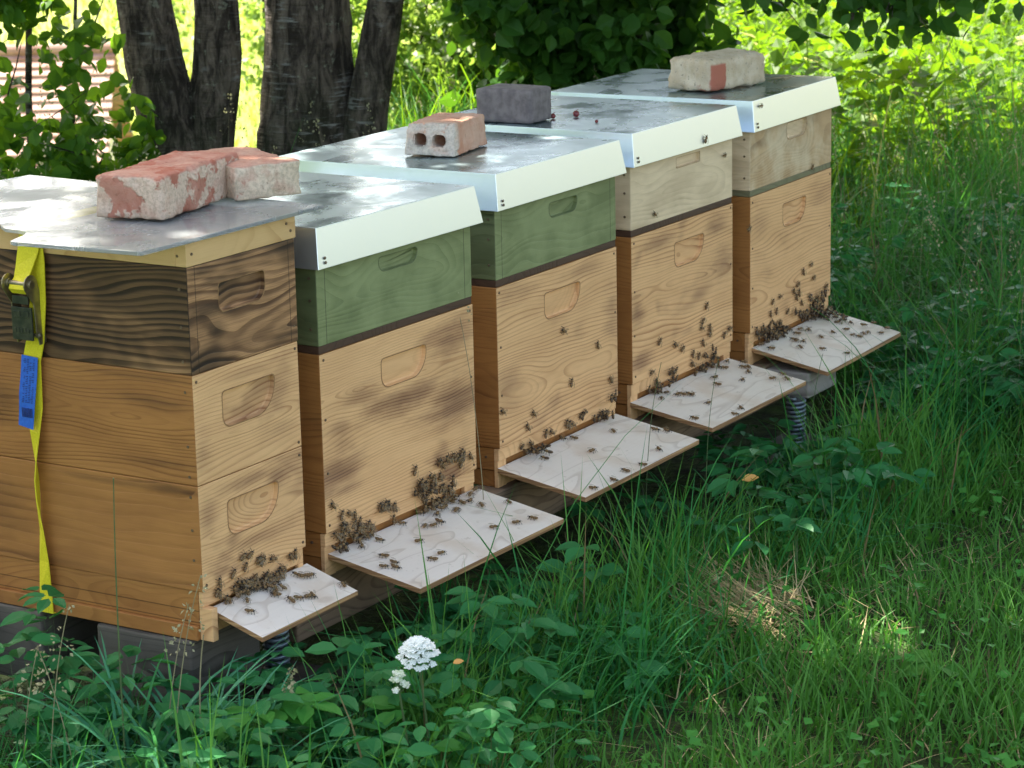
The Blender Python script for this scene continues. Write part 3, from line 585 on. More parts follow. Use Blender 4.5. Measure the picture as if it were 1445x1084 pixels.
def put_brick(name,idx,corner,ang,me,mat,label,z,cat='brick',group=None):
    x,y,a=HV[idx]; c,s=math.cos(a),math.sin(a); me.materials.append(mat)
    o=bpy.data.objects.new(name,me); COL.objects.link(o)
    o.location=(x+corner[0]*c-corner[1]*s,y+corner[0]*s+corner[1]*c,z); o.rotation_euler=(0,0,a+R(ang)); tag(o,label,cat,group or 'bricks weighing down the hive covers'); return o
RED=(.36,.11,.07);RED2=(.45,.225,.165);MOR=(.66,.51,.40)
put_brick('brick',0,(.080,.101),11.,brick_mesh(.25,.112,.064,3.,.0042,18,rnd=.004),brick_mat('old red brick',RED,RED2,MOR,.475,3.,True),
          'old red brick smeared with white mortar, front one of the pair on the acrylic sheet',.775)
# second brick points away from its short mortared end
put_brick('brick',0,(.362,.058),62.,brick_mesh(.20,.112,.054,8.,.0042,18,rnd=.004),brick_mat('mortared red brick',RED,RED2,(.70,.57,.43),.40,8.,True),
          'mortar crusted red brick lying crosswise behind the front brick on the acrylic sheet',.775)
HB=brick_mesh(.165,.098,.058,5.,.003,holes=[(.030,.028,.0125,.0105),(.067,.029,.0125,.0115)],taper=.13,rnd=.004)
put_brick('holed_brick',2,(.117,.152),10.,HB,brick_mat('half hollow brick',(.50,.24,.15),(.58,.35,.25),(.62,.54,.45),.40,15.,False,(.012,.03,1.,.12)),
          'broken brick half with two square holes in its end on the middle hive roof',.7352)
pv=plain('grey concrete paver',(.12,.10,.10),(.20,.17,.165),55.,.85,.7,dist=.002)
put_brick('paving_block',3,(.021,.226),2.,brick_mesh(.085,.125,.066,12.,.0012,rnd=.006),pv,'dark grey concrete paving block on the roof of the pale hive',.7352,'paving block')
def beige():
    n=N('beige mortared brick'); o=n.coord(); x,y,z=n.sep(o); a=n.noise(o,30.,5,.7)
    c=n.mix(n.ss(a,.3,.7),(.50,.39,.26),(.66,.56,.42)); c=n.mix(n.ss(n.noise(o,120.,4,.7),.55,.7),c,(.25,.20,.15))
    d=n.math('ADD',x,n.math('MULTIPLY',n.math('SUBTRACT',n.noise(o,25.,4,.7),.5),.02)); k=n.math('MULTIPLY',n.ss(d,.004,.010),n.ss(d,.056,.062,1.,0.))
    k=n.math('MULTIPLY',k,n.ss(z,.056,.062,1.,0.)); k=n.math('MULTIPLY',k,n.ss(y,.03,.04,1.,0.))
    c=n.mix(k,c,(.42,.15,.10)); return n.done(n.bsdf(c,.9,0.,n.bump(n.noise(o,90.,5,.7),.8,.003),.2))
put_brick('brick',4,(.061,.123),-13.,brick_mesh(.205,.11,.068,31.,.0055,rnd=.009),beige(),'beige mortar covered brick showing one red patch, on the farthest hive roof',.7352)

chm=plain('ripe cherry skin',(.11,.008,.012),(.20,.02,.02),30.,.22,0,0,.6)
def cherry(p,r,lab):
    b=MB(); b.ell((0,0,r*.95),(r,r,r*.95),seg=16,rings=10); x,y,a=HV[3]; c,s=math.cos(a),math.sin(a)
    o=b.build('cherry',[chm],None,(x+p[0]*c-p[1]*s,y+p[0]*s+p[1]*c,.7352),smooth=True); tag(o,lab,'cherry','fallen cherries')
    b=MB(); b.tube([(0,0,r*1.85),(.002,.001,r*2.1),(.005,.002,r*2.2)],.0005,5); b.build('stalk',[chm],o)
cherry((.155,.205),.0068,'dark red fallen cherry, the larger one lying free on the pale hive roof')
cherry((.096,.126),.0034,'tiny dark cherry nearest the white roof edge of the pale hive')
cherry((.118,.236),.0055,'light red cherry touching the grey paving block')

# ---------------------------------------------------------------- ratchet strap
YEL=plain('yellow webbing',(.62,.53,.015),(.74,.66,.03),500.,.6,.5,0,.3,2,.0008)
BLUE=plain('blue label cloth',(.015,.10,.48),(.02,.13,.56),200.,.5,.2)
BZ=plain('zinc plated buckle',(.20,.18,.13),(.36,.31,.20),60.,.35,.2,.85)
DKB=plain('dark buckle pressing',(.035,.045,.035),(.08,.085,.06),70.,.4,.3,.6)
INK=plain('printed ink',(.01,.03,.16),(.012,.035,.18),50.,.6,0)
x,y,a=HV[0]; st=empty('ratchet_strap',(x,y,FZ),a); tag(st,'yellow ratchet strap with metal buckle running down the side of the nearest hive','strap')
def ribbon(rows,parent,name,mat,th=.0016,extra=None):
    """rows: (center xyz, half width vector)"""
    b=MB(); V=[];F=[]
    for c,h in rows:
        c=Vector(c);h=Vector(h); V+= [c-h,c+h]
    n=len(rows)
    for i in range(n-1): F.append((2*i,2*i+1,2*i+3,2*i+2))
    b.add(V,F); o=b.build(name,[mat],parent); o.location.z=-FZ
    m=o.modifiers.new('solid','SOLIDIFY'); m.thickness=th; m.offset=0; 
    return o
rows=[((.24,.280,.7675),(0,.02,0)),((.12,.279,.7678),(0,.02,0)),((.0,.278,.7678),(0,.020,0)),((-.006,.278,.7665),(0,.020,0)),((-.010,.279,.755),(0,.020,.002)),((-.014,.281,.735),(0,.0195,0)),((-.021,.284,.712),(.002,.0175,0)),((-.027,.286,.697),(.003,.0155,0)),((-.033,.287,.690),(.0,.015,0)),((-.036,.287,.683),(0,.015,0)),((-.030,.287,.676),(0,.015,0)),((-.020,.287,.68),(0,.015,0))]
ribbon(rows,st,'webbing',YEL)
# short end behind the buckle
rows=[((-.0075,.270,.752),(0,.012,.0)),((-.010,.268,.72),(0,.014,0)),((-.012,.270,.66),(0,.015,0)),((-.011,.281,.60),(0,.017,0)),((-.009,.292,.57),(0,.017,0)),((-.008,.294,.50),(0,.016,0)),((-.010,.2945,.46),(.005,.013,0)),((-.011,.296,.42),(.009,.009,0)),((-.012,.2955,.39),(.012,.007,0)),((-.012,.295,.36),(.010,.0055,0)),((-.010,.294,.31),(.007,.009,0)),((-.009,.294,.26),(.004,.012,0)),((-.010,.294,.21),(.001,.0125,0)),((-.010,.294,.18),(0,.0125,0)),((.03,.294,.176),(0,.0125,0))]
ribbon(rows,st,'webbing',YEL)
rt=MB()
for yy in (.266,.3085):                 # side plates
    V=[];m=10
    prof=[(-.004,.600),(-.018,.598),(-.024,.62),(-.026,.66)]+[(-.030+.0145*math.cos(t),.690+.0145*math.sin(t)) for t in [math.pi*1.25-math.pi*1.25*k/m for k in range(m+1)]]+[(-.006,.66)]
    k=len(prof); rt.add([(p,yy-.001,q) for p,q in prof]+[(p,yy+.001,q) for p,q in prof],[tuple(range(k)),tuple(range(2*k-1,k-1,-1))]+[(i,i+k,(i+1)%k+k,(i+1)%k) for i in range(k)])
    rt.cyl((-.030,yy-.004,.690),(-.030,yy+.004,.690),.007,None,14); rt.cyl((-.018,yy-.003,.612),(-.018,yy+.003,.612),.0045,None,12)
rt.cyl((-.030,.262,.690),(-.030,.313,.690),.0045,None,14); rt.cyl((-.018,.262,.612),(-.018,.313,.612),.003,None,12)
bk=rt.build('buckle',[BZ],st,(0,0,-FZ),bev=.0006)
hb=MB(); hb.box((-.030,.268,.606),(-.0265,.3065,.655)); hb.box((-.031,.272,.660),(-.028,.3025,.672)); hb.box((-.0315,.2725,.640),(-.0303,.283,.6495)); hb.box((-.0315,.289,.640),(-.0303,.3015,.6495))
for i in range(5): hb.box((-.0312,.2735+i*.0062,.617),(-.0302,.277+i*.0062,.6235+(.002 if i%2 else 0)))
hb.build('handle',[DKB],bk,bev=.0008)
rows=[((-.014,.291,.578),(0,.0155,.001)),((-.016,.293,.55),(0,.0155,.001)),((-.018,.297,.52),(0,.0155,.002)),((-.019,.3,.49),(.001,.015,.002)),((-.020,.302,.470),(.001,.015,.002))]
lb=ribbon(rows,st,'label_tag',BLUE,.0009)
b=MB()
for i in range(4):                         # columns of small print
    for k in range(26):
        if random.random()<.2: continue
        zz=.574-k*.0026; f=(.578-zz)/.108; yc=.291+.0105*f
        xx=-.0146-.0052*min(1,f*1.15)-.0006; yy=yc-.011+i*.0057
        b.box((xx-.0002,yy,zz-.0012),(xx,yy+random.uniform(.002,.0048),zz))
for k in range(7): f=(.578-.492)/.108; b.box((-.0214,.2875+k*.003,.486),(-.0205,.289+k*.003,.500))
b.build('print',[INK],lb)
# little yellow patch stitched above the blue
b=MB()

# ---------------------------------------------------------------- stand: beams, springs, blocks
def greybeam(name,seed,c1=(.20,.165,.12),c2=(.085,.07,.055),z=.13,fr=120.):
    return wood(name,c1,c2,(.02,.018,.015),seed,z,c0=.02,ca=.03,freq=fr,line_amt=.9,char_amt=.7,rough=.9,grey=tuple(c*1.25 for c in c1),grey_amt=.4,lines_sharp=(.6,.9))
def row_obj(mb,name,mat,bev=.003):
    return mb.build(name,mat,None,(-.4535,3.5179,0),(0,0,ROWA),bev=bev)
b=MB(); b.box((.262,.030,.088),(2.33,.090,.1775)); o=row_obj(b,'timber_beam',[greybeam('weathered brown beam',3.,(.25,.17,.105),(.11,.07,.045))])
tag(o,'long weathered brown timber beam under the front edge of the hive row','beam','timber beams carrying the hives')
b=MB(); b.box((-.15,.40,.088),(2.33,.47,.1775)); o=row_obj(b,'timber_beam',[greybeam('weathered rear beam',5.,(.20,.15,.11))])
tag(o,'long timber beam under the back of the hive row','beam','timber beams carrying the hives')
b=MB(); b.box((-.008,.022,.070),(.158,.20,.1765)); b.box((-.008,.31,.060),(.158,.5,.1765)); 
o=row_obj(b,'timber_block',[greybeam('grey cracked timber',8.,(.115,.10,.082),(.02,.018,.015),.12,120.)],.004)
tag(o,'short grey cracked timber block under the near front corner of the nearest hive','timber block')
b=MB(); b.box((1.93,-.07,.118),(2.07,.0298,.172)); o=row_obj(b,'timber_block',[greybeam('pale grey beam end',9.,(.34,.31,.27),(.20,.17,.14),.13,60.)],.004)
tag(o,'pale grey beam end showing between the last two landing boards','timber block')
SPM=plain('galvanised spring',(.16,.20,.24),(.28,.33,.38),60.,.45,.1,.7)
def spring(lx,ly,z0,z1,lab,r=.018):
    wx,wy=roww(lx,ly); t=empty('coil_spring',(wx,wy,z0)); tag(t,lab,'spring','coil springs under the beams')
    b=MB(); n=180; turns=(z1-z0)/.0098
    b.tube([(r*math.cos(2*math.pi*turns*i/n),r*math.sin(2*math.pi*turns*i/n),.003+(z1-z0-.006)*i/n) for i in range(n+1)],.0034,6); b.build('coil',[SPM],t,smooth=True)
    b=MB(); b.cyl((0,0,0),(0,0,z1-z0),.012,None,14); b.build('core_pipe',[plain('dark pipe',(.03,.03,.032),(.06,.06,.06),30.,.6,.1)],t)
spring(.205,.028,.032,.176,'coil spring standing on a dark block under the nearest landing board')
spring(1.90,-.055,.015,.13,'coil spring beneath the gap between the last two landing boards')
DB=plain('dark mossy block',(.022,.02,.018),(.07,.06,.05),25.,.9,.8,dist=.004)
def block(lx0,lx1,ly0,ly1,z0,z1,lab,mat,cat_='block'):
    b=MB(); b.box((lx0,ly0,z0),(lx1,ly1,z1)); o=row_obj(b,'foundation_block',mat,.005); tag(o,lab,cat_,'blocks under the springs'); return o
block(.13,.33,-.05,.14,-.05,.031,'dark mossy block under the near coil spring',[DB])
block(1.80,2.04,-.12,.03,-.05,.014,'small grey block under the far coil spring',[greybeam('grey footing',12.,(.16,.14,.12),(.07,.06,.05),.0)])

# ---------------------------------------------------------------- bees
BT=plain('bee thorax',(.17,.10,.04),(.28,.17,.07),900.,.8,.4); BH_=plain('bee head',(.02,.014,.01),(.04,.03,.02),300.,.6,0)
def bee_ab():
    n=N('bee abdomen'); o=n.coord(); x=n.sep(o)[0]
    k=n.ss(n.math('FRACT',n.math('MULTIPLY',x,520.)),.45,.6)
    return n.done(n.bsdf(n.mix(k,(.26,.14,.045),(.05,.03,.016)),.45))
BA=bee_ab()
def wing_m():
    n=N('bee wing'); b_=n.bsdf((.24,.18,.11),.35); t=n.n('ShaderNodeBsdfTransparent'); m=n.n('ShaderNodeMixShader'); m.inputs[0].default_value=.66
    n.t.links.new(b_,m.inputs[1]); n.t.links.new(t.outputs[0],m.inputs[2]); return n.done(m.outputs[0])
WM=wing_m()
def bee_body():
    b=MB(); b.ell((-.0036,0,.0026),(.0040,.0021,.0020),Matrix.Rotation(R(8),3,'Y'),8,6,0); b.ell((.0010,0,.0030),(.0021,.0020,.0019),None,8,6,1)
    b.ell((.0037,0,.0026),(.0013,.0015,.0013),None,7,5,2)
    for s in (-1,1):
        for q,(xx,dx) in enumerate(((.002,.003),(.0008,.0003),(-.0004,-.0032))): b.tube([(xx,s*.0012,.0022),(xx+dx*.5,s*.0032,.0030),(xx+dx,s*.0045,.0001)],.00028,4,2)
        b.tube([(.0046,s*.0006,.003),(.0056,s*.0012,.0036),(.0066,s*.0018,.003)],.0002,4,2)
    return b.mesh('honey_bee')
def wing_mesh():
    b=MB()
    for s in (-1,1):
        p=[(.0012,s*.0010),(-.001,s*.0034),(-.0045,s*.0046),(-.0072,s*.0040),(-.0076,s*.0026),(-.004,s*.0010)]
        b.add([(x,y,.0050+abs(y)*.12) for x,y in p],[tuple(range(6)) if s>0 else tuple(range(5,-1,-1))])
    return b.mesh('wings')
BM=bee_body(); [BM.materials.append(m) for m in (BA,BT,BH_)]; BM.polygons.foreach_set('use_smooth',[True]*len(BM.polygons))
WG=wing_mesh(); WG.materials.append(WM)
BDD={0:(.02,.262,.223,.088,.03),1:(.01,.435,.215,.168,.03),2:(0,.43,.215,.170,.03),3:(0,.42,.215,.170,.03),4:(.02,.435,.215,.165,.035)}
def bee_matrix(h,s,u,v,hop=0.,rng=random):
    x,y,a=HV[h]; B_=Matrix.Translation((x,y,0))@Matrix.Rotation(a,4,'Z')
    if s=='b':
        x0,x1,zb,dp,dr=BDD[h]; vv=min(0,max(v,-dp+.003)); sl=math.atan2(dr,dp); z=zb+dr*vv/dp+.0004+hop
        M=Matrix.Translation((u,vv,z))@Matrix.Rotation(sl,4,'X')@Matrix.Rotation(rng.uniform(0,6.28),4,'Z')
    else:
        yy=-.0004-hop if v>.25 else .0030-hop
        M=Matrix.Translation((u,yy,v))@Matrix.Rotation(R(90),4,'X')@Matrix.Rotation(rng.gauss(R(90),1.0),4,'Z')
    if hop: M=M@Matrix.Rotation(rng.uniform(-.4,.4),4,'X')@Matrix.Rotation(rng.uniform(-.4,.4),4,'Y')
    sc=rng.uniform(.95,1.12)*1.3
    return B_@M@Matrix.Scale(sc,4)
def dec(s):
    o=[]
    for t in s.split(';'):
        a=t[2:].split(','); o.append((int(t[0]),t[1],int(a[0])/1000,int(a[1])/1000,int(a[2])))
    return o
bees=dec(BEES); cl=[b for b in bees if b[4]]; si=[b for b in bees if not b[4]]
cl.sort(key=lambda b:b[0]); keep=cl[:292-len(si)]; rest=cl[292-len(si):]+dec(SWARM)
HN=['nearest hive','second hive','middle hive','pale fourth hive','farthest hive']
def zone(b):
    h,s,u,v,c=b; x0,x1,zb,dp,dr=BDD[h]; f=(u-x0)/(x1-x0)
    col=0 if f<.2 else 1 if f<.4 else 2 if f<.6 else 3 if f<.8 else 4
    cn=['near left end','left of centre','centre','right of centre','far right end'][col]
    if c: return f'honey bee in the entrance clump, {HN[h]}, {cn}'
    if s=='b':
        r=0 if v>-.03 else 1 if v>-dp*.6 else 2
        return f'honey bee on the landing board, {HN[h]}, '+['back edge','middle strip','outer edge'][r]+f', {cn}'
    r='just above the entrance' if v<.29 else 'low on the front wall' if v<.36 else 'high on the front wall'
    return f'honey bee {r}, {HN[h]}, {cn}'
def mkbee(M,label):
    o=bpy.data.objects.new('honey_bee',BM); COL.objects.link(o); o.matrix_world=M
    g=bpy.data.objects.new('wings',WG); COL.objects.link(g); g.parent=o
    tag(o,label,'bee','honey bees at the hives')
rb=random.Random(5)
for b_ in si+keep:
    mkbee(bee_matrix(b_[0],b_[1],b_[2],b_[3],rb.choice([0,0,.003,.005]) if b_[4] else 0,rb),zone(b_))
def frontbee(h,u,y_,v,rot,label,sc=1.1):
    x,y,a=HV[h]; mkbee(Matrix.Translation((x,y,0))@Matrix.Rotation(a,4,'Z')@Matrix.Translation((u,y_,v))@Matrix.Rotation(R(90),4,'X')@Matrix.Rotation(rot,4,'Z')@Matrix.Scale(sc,4),label)
frontbee(3,.281,-.0125,.688,1.1,'large dark bee on the white roof front of the pale super hive',1.35)
frontbee(3,.089,-.0005,.568,2.6,'honey bee on the pale bare super near its lower left corner')
frontbee(3,.389,-.0005,.64,0.1,'honey bee on the pale bare super near its right edge')
frontbee(3,.427,-.035,.487,.2,'honey bee flying past the right edge of the pale super hive',1.5)
frontbee(4,.03,-.0085,.722,0.,'honey bee on the upper left of the farthest white roof front')
frontbee(4,.317,-.0005,.554,.8,'honey bee on the brown mottled super just above its olive rim')
# the densest part of the farthest swarm, beyond the 300 counted individually
vb=np.array(sum([list(v.co) for v in BM.vertices],[])).reshape(-1,3); BM.calc_loop_triangles()
tb=np.array([list(t.vertices) for t in BM.loop_triangles]); tm=np.array([t.material_index for t in BM.loop_triangles])
Vs=[];Ts=[];Ms=[];k=0
for b_ in rest:
    M=np.array(bee_matrix(b_[0],b_[1],b_[2],b_[3],rb.choice([0,.002,.004,.008,.011]),rb))
    Vs.append(vb@M[:3,:3].T+M[:3,3]); Ts.append(tb+k); Ms.append(tm); k+=len(vb)
o=npmesh('bee_swarm',np.concatenate(Vs),np.concatenate(Ts),[plain('swarm bee abdomen',(.11,.06,.022),(.035,.022,.013),420.,.5,0),BT,BH_],np.concatenate(Ms),smooth=True)
tag(o,'dense brown mass of honey bees spilling over the farther landing boards','bee swarm',None,'stuff')

# ---------------------------------------------------------------- vegetation materials
G_LUSH=leafm('lush grass',(.016,.115,.032),(.040,.20,.055),(.07,.34,.04),.32,.5)
G_BLUE=leafm('bluish tussock grass',(.035,.160,.085),(.075,.26,.135),(.07,.30,.08),.3,.45)
G_LAWN=leafm('lawn grass',(.042,.155,.022),(.095,.25,.045),(.12,.38,.03),.28,.55,(.22,.17,.08),.965)
G_TALL=leafm('tall meadow grass',(.024,.115,.028),(.060,.20,.050),(.11,.37,.04),.38,.5,(.24,.20,.10),.97)
G_SUN=leafm('sunlit meadow weed',(.040,.115,.008),(.095,.185,.016),(.19,.36,.010),.5,.5,(.35,.36,.12),.97)
L_ELDER=leafm('ground cover leaf',(.016,.105,.034),(.040,.185,.055),(.06,.29,.03),.28,.42)
L_ELD2=leafm('bright weed leaf',(.034,.175,.026),(.07,.25,.045),(.15,.36,.03),.3,.42)
L_DARK=leafm('dark cherry leaf',(.020,.066,.012),(.045,.125,.022),(.16,.38,.02),.30,.42)
L_MID=leafm('mid green leaf',(.035,.105,.012),(.070,.170,.024),(.24,.48,.02),.42,.42)
L_BRT=leafm('bright shrub leaf',(.060,.130,.022),(.11,.20,.04),(.32,.50,.06),.5,.4,(.45,.50,.36),.93)
STRAW=leafm('dry straw',(.33,.25,.12),(.50,.40,.22),(.40,.3,.14),.2,.7)
STEM=plain('green stem',(.05,.09,.03),(.08,.13,.04),30.,.6,0)
DSTEM=plain('dry stem',(.20,.17,.09),(.30,.26,.15),30.,.7,0)
SEEDM=leafm('grass seed head',(.24,.22,.12),(.38,.36,.22),(.3,.3,.15),.25,.7)
BARK=None
def bark():
    n=N('cherry bark'); o=n.coord(); x,y,z=n.sep(o)
    f=n.noise(n.comb(n.math('MULTIPLY',x,14.),n.math('MULTIPLY',y,14.),n.math('MULTIPLY',z,4.)),2.2,6,.7,.6)
    c=n.mix(n.ss(f,.38,.66),(.028,.022,.018),(.18,.145,.115))
    lt=n.noise(n.comb(n.math('MULTIPLY',x,9.),n.math('MULTIPLY',y,9.),n.math('MULTIPLY',z,75.)),1.4,3,.6)
    reg=n.ss(n.noise(o,5.,3,.6),.48,.62)
    c=n.mix(n.math('MULTIPLY',n.math('MULTIPLY',n.ss(lt,.52,.64),reg),.9),c,(.30,.30,.28))
    lich=n.ss(n.noise(o,26.,5,.75),.60,.66); c=n.mix(n.math('MULTIPLY',lich,.7),c,(.24,.25,.19))
    lo=n.ss(z,.3,.75,.45,0.); c=n.mix(n.math('MULTIPLY',lo,n.ss(n.noise(o,12.,4,.7),.4,.6)),c,(.045,.055,.025))
    return n.done(n.bsdf(c,.92,0.,n.bump(n.math('ADD',n.math('MULTIPLY',f,2.),lt),.9,.012),.2))
BARK=bark()

def frus(n,y0,y1,mx=1.25,add=.35):
    """random ground points in the wedge seen by the lens plus a margin to either side"""
    u=RNG.uniform(0,1,n); y=np.sqrt(y0*y0+u*(y1*y1-y0*y0)); x=(RNG.uniform(-1,1,n))*(y*.201*mx+add); return x,y
def rl(x,y):
    dx,dy=x+.4535,y-3.5179; c,s=math.cos(ROWA),math.sin(ROWA); return dx*c+dy*s,-dx*s+dy*c
def P3(x,y): return np.stack([x,y,gz(x,y)-.005],1)
def stuff(name,V,T,m,label,cat_='grass',mi=None):
    o=npmesh(name,V,T,m,mi); tag(o,label,cat_,None,'stuff'); return o
def under(lx,ly,m=0.): return (lx>-.05-m)&(lx<2.40+m)&(ly>-.19-m)&(ly<.66+m)

def clump_noise(x,y,s,seed):
    return np.array([noise.noise(Vector((a*s,b*s,seed))) for a,b in zip(x,y)])

# lawn: short grass right of the hives
x,y=frus(230000,2.9,8.6,1.15,.2); lx,ly=rl(x,y)
k=((ly<-.22)&(lx<2.6))&~under(lx,ly); x,y,lx,ly=x[k],y[k],lx[k],ly[k]
cn=clump_noise(x,y,3.2,1.); dens=RNG.uniform(0,1,len(x)); 
sx,sy=.40,4.03; dd=np.hypot((x-sx)/.10,(y-sy)/.14); k=(dens<.80+cn*.5)&~((dd<1)&(dens>.35)); x,y,ly,cn=x[k],y[k],ly[k],cn[k]; n=len(x)
near=np.clip((-ly-.22)/.35,0,1)
H=(RNG.gamma(5,1/5,n))*(.050+.09*(1-near))*(1+cn*.9).clip(.5,1.7)
V1=blades(P3(x,y),H,RNG.uniform(.0024,.0050,n),np.abs(RNG.normal(0,.35,n)),RNG.uniform(0,6.28,n),RNG.uniform(.1,1.3,n),3)
stuff('lawn_grass',*V1,[G_LAWN],'short mown grass in front of the hives, lower right')
# thatch: dry flat blades and low clover leaves between
x,y=frus(16000,2.9,7.5,1.2,.3); lx,ly=rl(x,y); k=(ly<-.30)&(lx<2.4); x,y=x[k],y[k]; cn=clump_noise(x,y,2.1,8.); k=RNG.uniform(0,1,len(x))<.42+cn*1.4; x,y=x[k],y[k]; n=len(x)
V2=blades(P3(x,y)+[0,0,.012],RNG.uniform(.04,.11,n),RNG.uniform(.0012,.003,n),RNG.uniform(1.0,1.5,n),RNG.uniform(0,6.28,n),RNG.uniform(-.2,.3,n),3)
sn=800; r=RNG.uniform(0,1,sn)**.8; t=RNG.uniform(0,6.28,sn); sxx=sx+np.cos(t)*r*.10; syy=sy+np.sin(t)*r*.13
V2b=blades(np.stack([sxx,syy,gz(sxx,syy)+RNG.uniform(.0,.05,sn)],1),RNG.uniform(.05,.15,sn),RNG.uniform(.0012,.0028,sn),RNG.uniform(1.0,1.65,sn),RNG.normal(2.7,.8,sn),RNG.uniform(-.3,.4,sn),3)
stuff('dry_grass',*V2,[STRAW],'dead dry blades scattered through the short grass','dry grass')
stuff('straw_patch',*V2b,[STRAW],'small patch of flattened yellow straw on the lawn','straw')
x,y=frus(15000,2.9,7.5,1.2,.3); lx,ly=rl(x,y); k=(ly<-.25)&(lx<2.5); x,y=x[k],y[k]; cn=clump_noise(x,y,2.6,4.); k=RNG.uniform(0,1,len(x))<.30+cn*1.3; x,y=x[k],y[k]; n=len(x)
az=RNG.uniform(0,6.28,n); Dv=np.stack([np.cos(az),np.sin(az),RNG.uniform(-.2,.6,n)],1)
V3=leaves(P3(x,y)+np.stack([0*x,0*x,RNG.uniform(.02,.075,n)],1),Dv,np.stack([RNG.normal(0,.3,n),RNG.normal(0,.3,n),np.ones(n)],1),RNG.uniform(.010,.026,n),1.5,True)
stuff('clover',*V3,[L_ELD2],'tiny low weed leaves between the lawn blades','ground cover')

# lush strip along the hives, tall grass beyond the last hive and behind the row
x,y=frus(60000,2.7,8.2,1.2,.35); lx,ly=rl(x,y)
front=(ly>-.50)&(ly<.02)&(lx<2.4)&~((lx>.0)&(ly>-.04)); left=(lx<-.02)&(ly>-.6)&(ly<.9)
k=(front|left); x,y,lx,ly=x[k],y[k],lx[k],ly[k]; cn=clump_noise(x,y,4.,2.); k=RNG.uniform(0,1,len(x))<(.38+cn*1.2); x,y,lx,ly,cn=x[k],y[k],lx[k],ly[k],cn[k]; n=len(x)
H=RNG.gamma(7,1/7,n)*np.where(ly>-.2,.10,.145)*(1+cn*.8).clip(.5,1.6)
H=np.where((lx>0)&(ly>-.22),np.minimum(H,.155),H); H=np.where((lx<0)&(ly>.0),np.minimum(H,.20),H)
az=np.where(RNG.uniform(0,1,n)<.55,RNG.normal(ROWA-math.pi/2,.9,n),RNG.uniform(0,6.28,n))
V4=blades(P3(x,y),H*1.15,RNG.uniform(.0028,.0058,n),np.abs(RNG.normal(.12,.22,n)),az,RNG.uniform(.3,1.9,n),5)
stuff('lush_grass',*V4,[G_LUSH],'lush dark green grass growing along the front of the hives')
x,y=frus(90000,4.5,10.5,1.15,.3); lx,ly=rl(x,y)
k=(((lx>2.1)&(ly<.8))|(ly>.70))&~under(lx,ly,.04); x,y,lx,ly=x[k],y[k],lx[k],ly[k]; cn=clump_noise(x,y,2.4,3.)
k=RNG.uniform(0,1,len(x))<(np.where(ly>.7,.30,.6)+cn); k&=~((x<-.75)&(y>6.6)); x,y,lx,ly,cn=x[k],y[k],lx[k],ly[k],cn[k]; n=len(x)
ramp=np.clip((lx-2.1)/1.3,.0,1); ramp=np.where(ly>.7,.35,ramp); ramp=ramp*np.clip((ly+.9)/1.2,.05,1)
H=RNG.gamma(7,1/7,n)*(.15+.20*ramp)*(1+cn*.6).clip(.6,1.5)
V5=blades(P3(x,y),H,RNG.uniform(.0022,.0052,n),np.abs(RNG.normal(.1,.32,n)),RNG.uniform(0,6.28,n),RNG.uniform(.1,2.3,n),5)
stuff('tall_grass',*V5,[G_TALL],'tall shaded meadow grass behind and beyond the hives')

# seed heads of the tall grass (beyond + behind)
def panicle(p,h,az,lean,n=26,sz=.005):
    Vs=[]; d=np.array([math.cos(az)*math.sin(lean),math.sin(az)*math.sin(lean),math.cos(lean)])
    top=p+d*h; t=RNG.uniform(0,1,n); L=.11
    base=top-d*L*t[:,None]; rad=(t*.9+.1)*.022; a=RNG.uniform(0,6.28,n)
    off=np.stack([np.cos(a)*rad,np.sin(a)*rad,-.01*t],1); D=nrm(off+d*.02)
    return leaves(base+off,D,RNG.normal(0,1,(n,3)),RNG.uniform(.7,1.4,n)*sz,1.3,True),top
parts=[];sp=[]
for _ in range(330):
    y_=RNG.uniform(4.9,8.5); x_=RNG.uniform(-1,1)*(y_*.23+.1); lx_,ly_=rowloc(x_,y_)
    if not ((lx_>2.15 and ly_<.8) or ly_>.75): continue
    az_,le=RNG.uniform(0,6.28),abs(RNG.normal(0,.18)); h=RNG.uniform(.35,.62)*(1 if ly_>.7 else min(1,.5+(lx_-2.1)*.6)); p=np.array([x_,y_,float(gz(x_,y_))])
    q,top=panicle(p,h,az_,le,22,.0065); parts.append(q); sp.append((p,h,az_,le))
V,T=cat(parts); stuff('seed_heads',V,T,[SEEDM],'pale seed heads standing above the tall grass','grass')
p=np.array([s_[0] for s_ in sp]); n=len(p)
V6=blades(p,np.array([s_[1] for s_ in sp]),np.full(n,.0022),np.array([s_[3] for s_ in sp]),np.array([s_[2] for s_ in sp]),np.zeros(n),3)
stuff('seed_stalks',*V6,[DSTEM],'thin stalks of the tall seeding grass','grass')

